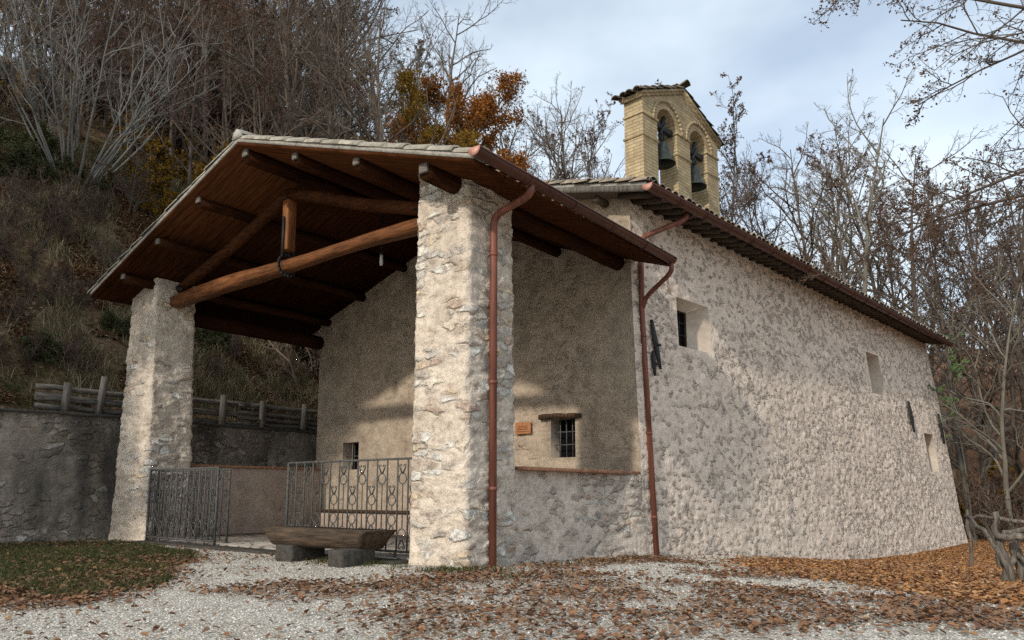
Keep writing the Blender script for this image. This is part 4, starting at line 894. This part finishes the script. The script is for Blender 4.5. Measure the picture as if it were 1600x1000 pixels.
def tree_proto(key, name, bark_, leafm, part='crown', **k):
    w_, l_ = make_tree(**k); root = bpy.data.objects.new(name, None); WL[root.name] = Vector((0, 0, 0))
    a = w_.build('trunk', bark_, root, True); z = np.vstack(w_.v)[:, 2].max(); ch = [a]
    if l_.n: ch.append(l_.build(part, leafm, root))
    for c in ch: C.objects.unlink(c)
    PROTO[key] = (root, ch, z)
def plant(key, x, y, label, cat, group=None, z=None, height=None, scale=None, rot=None, sink=.1):
    root, ch, top = PROTO[key]; o = root.copy(); C.objects.link(o); z = float(hz(x, y)) if z is None else z
    s = scale or height / top; o.location = (x, y, z - sink); o.scale = (s, s, s); o.rotation_euler = (0, 0, rot if rot is not None else random.random() * 6.28)
    for c in ch: d = c.copy(); C.objects.link(d); d.parent = o; d.location = (0, 0, 0)
    return tag(o, label, cat, group)
random.seed(5)
tree_proto('bare1', 'bare_tree', m_bark, None, seed=1, H=15, r0=.17, counts=(17, 8, 6, 5))
tree_proto('bare2', 'bare_tree', m_bark, None, seed=2, H=15, r0=.14, counts=(18, 8, 6, 5), angs=(32, 38, 42, 50), first=.3)
tree_proto('bare3', 'bare_tree', m_bark_lich, None, seed=3, H=13, r0=.15, counts=(15, 8, 7, 5), angs=(48, 45, 45, 50), first=.2, rough=1.3)
tree_proto('brown1', 'brown_leaved_tree', m_bark, m_leaf_brown, seed=4, H=13, r0=.14, counts=(16, 8, 6, 5), leaf=.42, lsize=.042)
tree_proto('brown2', 'brown_leaved_tree', m_bark, m_leaf_brown, seed=5, H=13, r0=.13, counts=(16, 8, 6, 5), angs=(36, 40, 45, 50), leaf=.8, lsize=.040)
tree_proto('rust', 'rust_leaved_oak', m_bark, m_leaf_rust, seed=6, H=11, r0=.2, counts=(20, 8, 7, 4), angs=(52, 45, 45, 50), lens=(.40, .45, .42, .45), leaf=4.0, lsize=.05, first=.15, lpow=.4)
tree_proto('yellow', 'yellow_leaved_tree', m_bark, m_leaf_yel, seed=7, H=8, r0=.12, counts=(18, 8, 6, 4), angs=(55, 45, 45, 50), lens=(.42, .45, .42, .45), leaf=3.0, lsize=.042, first=.1, lpow=.5)
tree_proto('bush', 'leafless_bush', m_bark, m_leaf_brown, seed=8, H=3.2, r0=.03, stems=9, spread=.55, first=.15, counts=(9, 6, 4), leaf=.35, lsize=.035)
tree_proto('ybush', 'yellow_leaved_bush', m_bark, m_leaf_yel, seed=9, H=2.6, r0=.03, stems=8, spread=.6, first=.15, counts=(9, 6, 4), leaf=1.3, lsize=.055)
tree_proto('gbush', 'evergreen_bush', m_bark, m_leaf_grn, seed=10, H=2.2, r0=.03, stems=8, spread=.7, first=.1, counts=(9, 6, 4), leaf=2.4, lsize=.06)
tree_proto('coppice', 'coppiced_tree', m_bark_pale, None, seed=11, H=8.5, r0=.048, stems=22, spread=.62, first=.3, counts=(8, 5, 4), lens=(.33, .4, .4), angs=(38, 42, 45), grav=(.05, .03, 0))
tree_proto('over', 'overhanging_tree', m_bark, m_leaf_brown, seed=12, H=10, r0=.11, counts=(22, 12, 8, 5), angs=(64, 42, 45, 50), first=.55, grav=(-.005, 0, 0, 0), lens=(.55, .4, .42, .45), leaf=1.0, lsize=.021)
tree_proto('shade', 'leafy_oak', m_bark, m_leaf_rust, seed=13, H=15, r0=.25, counts=(18, 8, 6, 3), angs=(50, 45, 45, 50), leaf=2.0, lsize=.15, first=.12)
tree_proto('sprig', 'green_sapling', m_bark_lich, m_leaf_fresh, seed=14, H=7.5, r0=.035, counts=(9, 4, 3), first=.5, leaf=.8, lsize=.06, angs=(50, 45, 45), lens=(.25, .4, .4), grav=(0, 0, 0))
tree_proto('weed', 'dry_weed', m_bark, m_leaf_brown, seed=15, H=.42, r0=.006, stems=4, spread=.5, first=.3, counts=(5, 3), leaf=.4, lsize=.018)

random.seed(9)
LBL = {'bare1': ('bare grey brown tree in the wood %s', 'tree'), 'bare2': ('slender bare tree with steep branches %s', 'tree'), 'bare3': ('spreading bare tree with lichened bark %s', 'tree'),
       'brown1': ('thin tree with a few brown leaves left %s', 'tree'), 'brown2': ('thin tree speckled with dark brown leaves %s', 'tree'), 'bush': ('leafless twiggy bush %s', 'bush'),
       'ybush': ('low bush with yellow ochre leaves %s', 'bush'), 'gbush': ('dark evergreen bush %s', 'bush'), 'rust': ('oak full of rust orange leaves %s', 'tree'), 'yellow': ('small tree with golden yellow leaves %s', 'tree'), 'shade': ('leafy oak %s', 'tree')}
def wood(key, pxx, dist, ytop, where, rot=None):
    x, y = az(pxx, dist); z = float(hz(x, y)); h = max(2.4, zat(pxx, ytop, dist) - z)
    lb, ct = LBL[key]; return plant(key, x, y, lb % where, ct, '%s %s' % (PROTO[key][0].name.replace('_', ' ') + 's', where), z=z, height=h, rot=rot)
LB_ = 'on the wooded bank left of the porch'
rs = np.random.RandomState(12)
for i in range(64):
    px_ = -140 + 660 * ((i * .618) % 1) + rs.uniform(-10, 10); di = rs.uniform(27 if px_ < 340 else 23, 52); k = ('bare1', 'brown2', 'bare3', 'brown2', 'bare2', 'brown1')[i % 6]
    wood(k, px_, di, rs.uniform(-190, -30) + max(0, (px_ - 380)) * .12, LB_)
BR = 'behind the porch roof'
for px_, di, yt, k in ((520, 26, -60, 'bare1'), (560, 24, -40, 'bare1'), (605, 30, -10, 'bare2'), (640, 27, -25, 'bare3'), (690, 33, 0, 'bare1'), (735, 34, 25, 'bare2'), (585, 36, 10, 'bare3'), (660, 38, 30, 'brown2'), (540, 40, -20, 'brown1'), (500, 33, -30, 'bare2'), (470, 30, -50, 'bare3')): wood(k, px_, di, yt, BR)
wood('rust', 708, 28.5, 76, 'rising behind the porch roof ridge', 1.0); wood('yellow', 640, 30, 178, 'behind the porch roof beside the rust oak'); wood('yellow', 590, 30, 165, 'behind the porch ridge left of the rust oak')
BC = 'between the porch roof and the bell gable'
for px_, di, yt, k in ((790, 36, 78, 'brown1'), (830, 38, 125, 'bare3'), (880, 40, 130, 'bare1'), (925, 42, 150, 'brown2'), (955, 46, 165, 'bare2'), (860, 48, 170, 'brown2'), (770, 42, 110, 'bare3')): wood(k, px_, di, yt, BC)
BRT = 'beyond the church roof'
for px_, di, yt, k in ((1145, 40, 135, 'brown2'), (1100, 48, 200, 'brown2'), (1190, 50, 225, 'brown1'), (1230, 46, 205, 'bare2'), (1265, 44, 190, 'bare1'), (1300, 48, 180, 'brown1'), (1340, 42, 195, 'bare2'), (1375, 40, 160, 'bare3'), (1400, 46, 170, 'brown1'), (1440, 44, 210, 'bare1'), (1470, 50, 230, 'brown2'), (1320, 56, 220, 'brown2'), (1420, 58, 240, 'brown2'), (1215, 58, 250, 'brown1')): wood(k, px_, di, yt, BRT)
BE = 'on the slope beyond the far church corner'
for px_, di, yt, k in ((1500, 38, 250, 'brown2'), (1535, 42, 260, 'brown1'), (1570, 46, 240, 'brown2'), (1610, 40, 220, 'brown1'), (1640, 44, 200, 'brown2'), (1550, 52, 300, 'brown2'), (1590, 56, 330, 'brown2'), (1515, 34, 420, 'bare3'), (1595, 34, 380, 'brown1'), (1490, 46, 330, 'brown2'), (1630, 33, 300, 'bare2')): wood(k, px_, di, yt, BE)
x, y = az(1568, 30); plant('bare3', x, y, 'pale slender forked tree just right of the far church corner', 'tree', height=9.5, rot=2.2)
for px_, di, hgt, k in ((1510, 33, 3.4, 'bush'), (1535, 36, 3.6, 'ybush'), (1560, 38, 3.8, 'bush'), (1590, 36, 3.6, 'bush'), (1600, 44, 3.2, 'ybush'), (1525, 42, 3.5, 'bush'), (1560, 30, 2.6, 'bush'), (1620, 38, 4, 'bush')):
    x, y = az(px_, di); lb, ct = LBL[k]; plant(k, x, y, lb % BE, ct, PROTO[k][0].name.replace('_', ' ') + 'es on the far slope', height=hgt)
# overhanging trees to the right of the yard
plant('over', 8.7, 8.6, 'small leaved tree reaching into the upper right corner of the sky', 'tree', height=15.5, rot=.4)
# bank plants
p = hit(112, 295); plant('coppice', p[0], p[1], 'pale many stemmed coppiced tree on the bank above the grass', 'tree', z=p[2], scale=1.0, rot=.3)
for px_, py_, k, s in ((250, 270, 'ybush', 1.0), (300, 300, 'ybush', .9), (215, 310, 'ybush', .8), (330, 260, 'ybush', 1.0), (260, 225, 'ybush', 1.1), (45, 250, 'gbush', .6), (10, 285, 'gbush', .6), (85, 285, 'gbush', .45), (150, 300, 'gbush', .4), (30, 180, 'ybush', 1.0),
                      (180, 200, 'bush', 1.4), (330, 200, 'bush', 1.5), (390, 190, 'bush', 1.6), (430, 160, 'bush', 1.6), (60, 160, 'bush', 1.4), (130, 180, 'bush', 1.3), (270, 190, 'bush', 1.4), (5, 210, 'bush', 1.3), (230, 160, 'bush', 1.6), (300, 150, 'bush', 1.6), (360, 140, 'bush', 1.7), (100, 120, 'bush', 1.5), (170, 110, 'bush', 1.5), (20, 100, 'bush', 1.5), (340, 300, 'bush', .9), (330, 540, 'gbush', .35), (470, 560, 'gbush', .4), (400, 530, 'bush', .35), (60, 560, 'gbush', .3), (30, 420, 'bush', .45), (90, 380, 'bush', .5), (140, 350, 'bush', .55), (60, 340, 'bush', .6), (10, 500, 'bush', .35), (120, 480, 'bush', .4), (170, 420, 'bush', .35), (180, 520, 'gbush', .3), (20, 580, 'bush', .35), (90, 570, 'bush', .35), (130, 590, 'bush', .3), (360, 560, 'bush', .35), (440, 590, 'bush', .35), (330, 590, 'bush', .3), (200, 330, 'bush', .7), (60, 470, 'bush', .4), (240, 340, 'ybush', .5), (5, 370, 'bush', .6), (480, 540, 'bush', .4)):
    p = hit(px_, py_)
    if p is None: continue
    lb, ct = LBL[k]; plant(k, p[0], p[1], lb % 'on the bank left of the porch', ct, PROTO[k][0].name.replace('_', ' ') + 'es on the bank', z=p[2], scale=s)
for i in range(16):
    px_ = 120 + 24 * i; x, y = az(px_, 36 + 13 * ((i * .618) % 1)); lb, ct = LBL['bush']; plant('bush', x, y, lb % 'in the tangle high on the bank', ct, 'leafless bushes high on the bank', scale=2.4 + .8 * ((i * .37) % 1))
for px_, di, k in ((490, 22, 'bush'), (530, 24, 'bush'), (570, 23, 'bush'), (620, 26, 'ybush'), (660, 28, 'ybush'), (710, 28, 'ybush'), (600, 30, 'ybush'), (450, 24, 'bush')):
    x, y = az(px_, di); lb, ct = LBL[k]; plant(k, x, y, lb % BR, ct, PROTO[k][0].name.replace('_', ' ') + 'es behind the porch', scale=1.5)
# leafy trees on the near left, outside the picture, that shade the bank
for x, y, h in ((-10.9, -12.5, 13.5), (-16.5, -11, 14), (-12.2, -17, 16)):
    plant('shade', x, y, LBL['shade'][0] % 'on the near left side of the yard', 'tree', 'leafy oaks on the near left', height=h)
q = wp(np.array(17.9), np.array(0.)) ; plant('sprig', float(q[0]) + .25, float(q[1]) + .2, 'thin sapling with fresh green leaves under the far end of the church eave', 'sapling', z=-.8, height=7.2, rot=1.0)
q = bp(1.72, ZA + .03, -.3); plant('weed', q[0], q[1], 'dry weed growing on top of the bell gable tiles', 'weed', z=float(q[2]), scale=1.0, sink=.0)

# ------------------------------------------------------------------ litter, grass, gravel
rs = np.random.RandomState(21)
def scatter(n, x0, x1, y0, y1, fn, soft=0.0):
    x = rs.uniform(x0, x1, n); y = rs.uniform(y0, y1, n); k = rs.rand(n) < fn(x + rs.randn(n) * soft, y + rs.randn(n) * soft); return x[k], y[k]
def on_floor(x, y):
    inside = ((x > -9.2) & (x < .08) & (y > -.15) & (y < 22)); ww = x - (O0[0] + (y - 4.3) * math.tan(PH)); return ~(inside | ((y > 4) & (y < 22) & (ww < .45 + .03 * (y - 4)) & (x > -9)))
def litter(name, mat, x, y, size, lift=.012, label=None):
    k = len(x); z = hz(x, y) + .03 * (fbm(x * 2, y * 2, 3, 4) - .5) + lift + rs.rand(k) * .018; a = rs.rand(k) * 6.28; tl = rs.randn(k, 2) * .30; s = size * (.6 + .8 * rs.rand(k))
    ax = np.stack([np.cos(a), np.sin(a), tl[:, 0]], -1) * s[:, None]; bx = np.stack([-np.sin(a), np.cos(a), tl[:, 1]], -1) * s[:, None] * (.45 + .3 * rs.rand(k))[:, None]; c = np.stack([x, y, z], -1); up = np.array([0, 0, 1.]) * (s * (.1 + .35 * rs.rand(k)))[:, None]
    v = np.stack([c - ax, c - ax * .3 + bx + up, c + ax * .45 + bx * .8 + up, c + ax, c + ax * .45 - bx * .8 + up, c - ax * .3 - bx + up], 1).reshape(-1, 3); i = np.arange(k)[:, None] * 6
    o = MB().add(v, np.concatenate([i + np.array([0, 1, 2, 3]), i + np.array([0, 3, 4, 5])])).build(name, mat); return tag(o, label, 'leaves', kind='stuff')
x, y = scatter(560000, -13, 7.5, -7.5, 12, lambda x, y: np.clip(dens(x, y)[0] * (.11 + .66 * sst(.45, .64, fbm(x * 2.2, y * 3.6, 4, 13))) + .035 * sst(.4, .6, fbm(x * 1.1, y * 1.1, 3, 3)) + .17 * dens(x, y)[1] + .26 * dens(x, y)[2], 0, 1), .16); k = on_floor(x, y); litter('leaf_litter', m_litter, x[k], y[k], .026, label='dry brown fallen leaves in drifts on the gravel')
x, y = scatter(330000, .3, 8, .5, 25, lambda x, y: dens(x, y)[2] * (.35 + .65 * sst(.3, .55, fbm(x * 1.6, y * 1.6, 3, 23))), .32); k = on_floor(x, y); litter('orange_leaf_litter', m_litter_o, x[k], y[k], .027, label='bright orange fallen leaves heaped beside the church wall')
x, y = scatter(420000, -23, -9.9, -4, 16, lambda x, y: sst(.34, .54, fbm(x * .8, y * .8, 3, 55))); litter('bank_leaf_litter', m_banklitter, x, y, .048, .04, label='brown fallen leaves on the steep bank')
def blades(name, mat, x, y, h, wd, label):
    k = len(x); z = hz(x, y); a = rs.rand(k) * 6.28; hh = h * (.5 + rs.rand(k)); ln = rs.randn(k, 2) * .5; b = np.stack([np.cos(a), np.sin(a), 0 * a], -1) * wd; c = np.stack([x, y, z - .01], -1)
    t1 = c + np.stack([ln[:, 0] * .35 * hh, ln[:, 1] * .35 * hh, hh * .6], -1); t2 = c + np.stack([ln[:, 0] * hh, ln[:, 1] * hh, hh * .9], -1)
    v = np.stack([c - b, c + b, t1 + b * .7, t1 - b * .7, t2], 1).reshape(-1, 3); i = np.arange(k)[:, None] * 5
    return tag(MB().add(v, i + np.array([0, 1, 2, 3]), i + np.array([3, 2, 4])).build(name, mat), label, 'grass', kind='stuff')
def gd(x, y):
    g = dens(x, y)[1] * np.clip((fbm(x * 1.5, y * 1.5, 3, 91) - .3) * 3, .1, 1)
    t = np.exp(-((y + .35) / .25) ** 2) * ((x > -2.2) & (x < 1.2)) * sst(.42, .6, fbm(x * 2.5, y * 2.5, 3, 17)) + np.exp(-((x - .45) / .25) ** 2) * ((y > -.3) & (y < 4.4)) * .25 * sst(.5, .6, fbm(x * 2, y * 2, 3, 19))
    return np.clip(g + t, 0, 1)
x, y = scatter(260000, -13, 1.5, -4, 4.5, lambda x, y: gd(x, y) * on_floor(x, y)); blades('grass', m_grass, x, y, .07, .004, 'short grass at the foot of the retaining wall and pillars')
x, y = scatter(300000, -22, -9.9, -5, 16, lambda x, y: sst(.48, .56, fbm(x * .9, y * .9, 4, 45) ) * .9 + .03); blades('bank_grass', m_drygrass, x, y, .34, .007, 'long tufted grass on the steep bank')
x, y = scatter(260000, -9, 6.5, -7, 6, lambda x, y: np.clip(1 - dens(x, y)[1] - dens(x, y)[0] * .8, 0, 1) * on_floor(x, y) * .5)
k = len(x); z = hz(x, y) + .03 * (fbm(x * 2, y * 2, 3, 4) - .5); s = .004 + .008 * rs.rand(k) ** 3; o_ = np.array([(1, 0, 0), (0, 1, 0), (-1, 0, 0), (0, -1, 0), (0, 0, .8)]); v = np.stack([x, y, z], -1)[:, None] + (o_[None] * (.7 + .6 * rs.rand(k, 5, 1))) * s[:, None, None]; i = np.arange(k)[:, None] * 5
m_peb = leaf_mat('pale_pebbles', [(0, (.50, .46, .39)), (.6, (.70, .65, .57)), (1, (.82, .77, .69))], .0)
tag(MB().add(v.reshape(-1, 3), None, np.concatenate([i + np.array(q) for q in ((0, 1, 4), (1, 2, 4), (2, 3, 4), (3, 0, 4))])).build('gravel', m_peb), 'pale limestone gravel on the yard', 'gravel', kind='stuff')
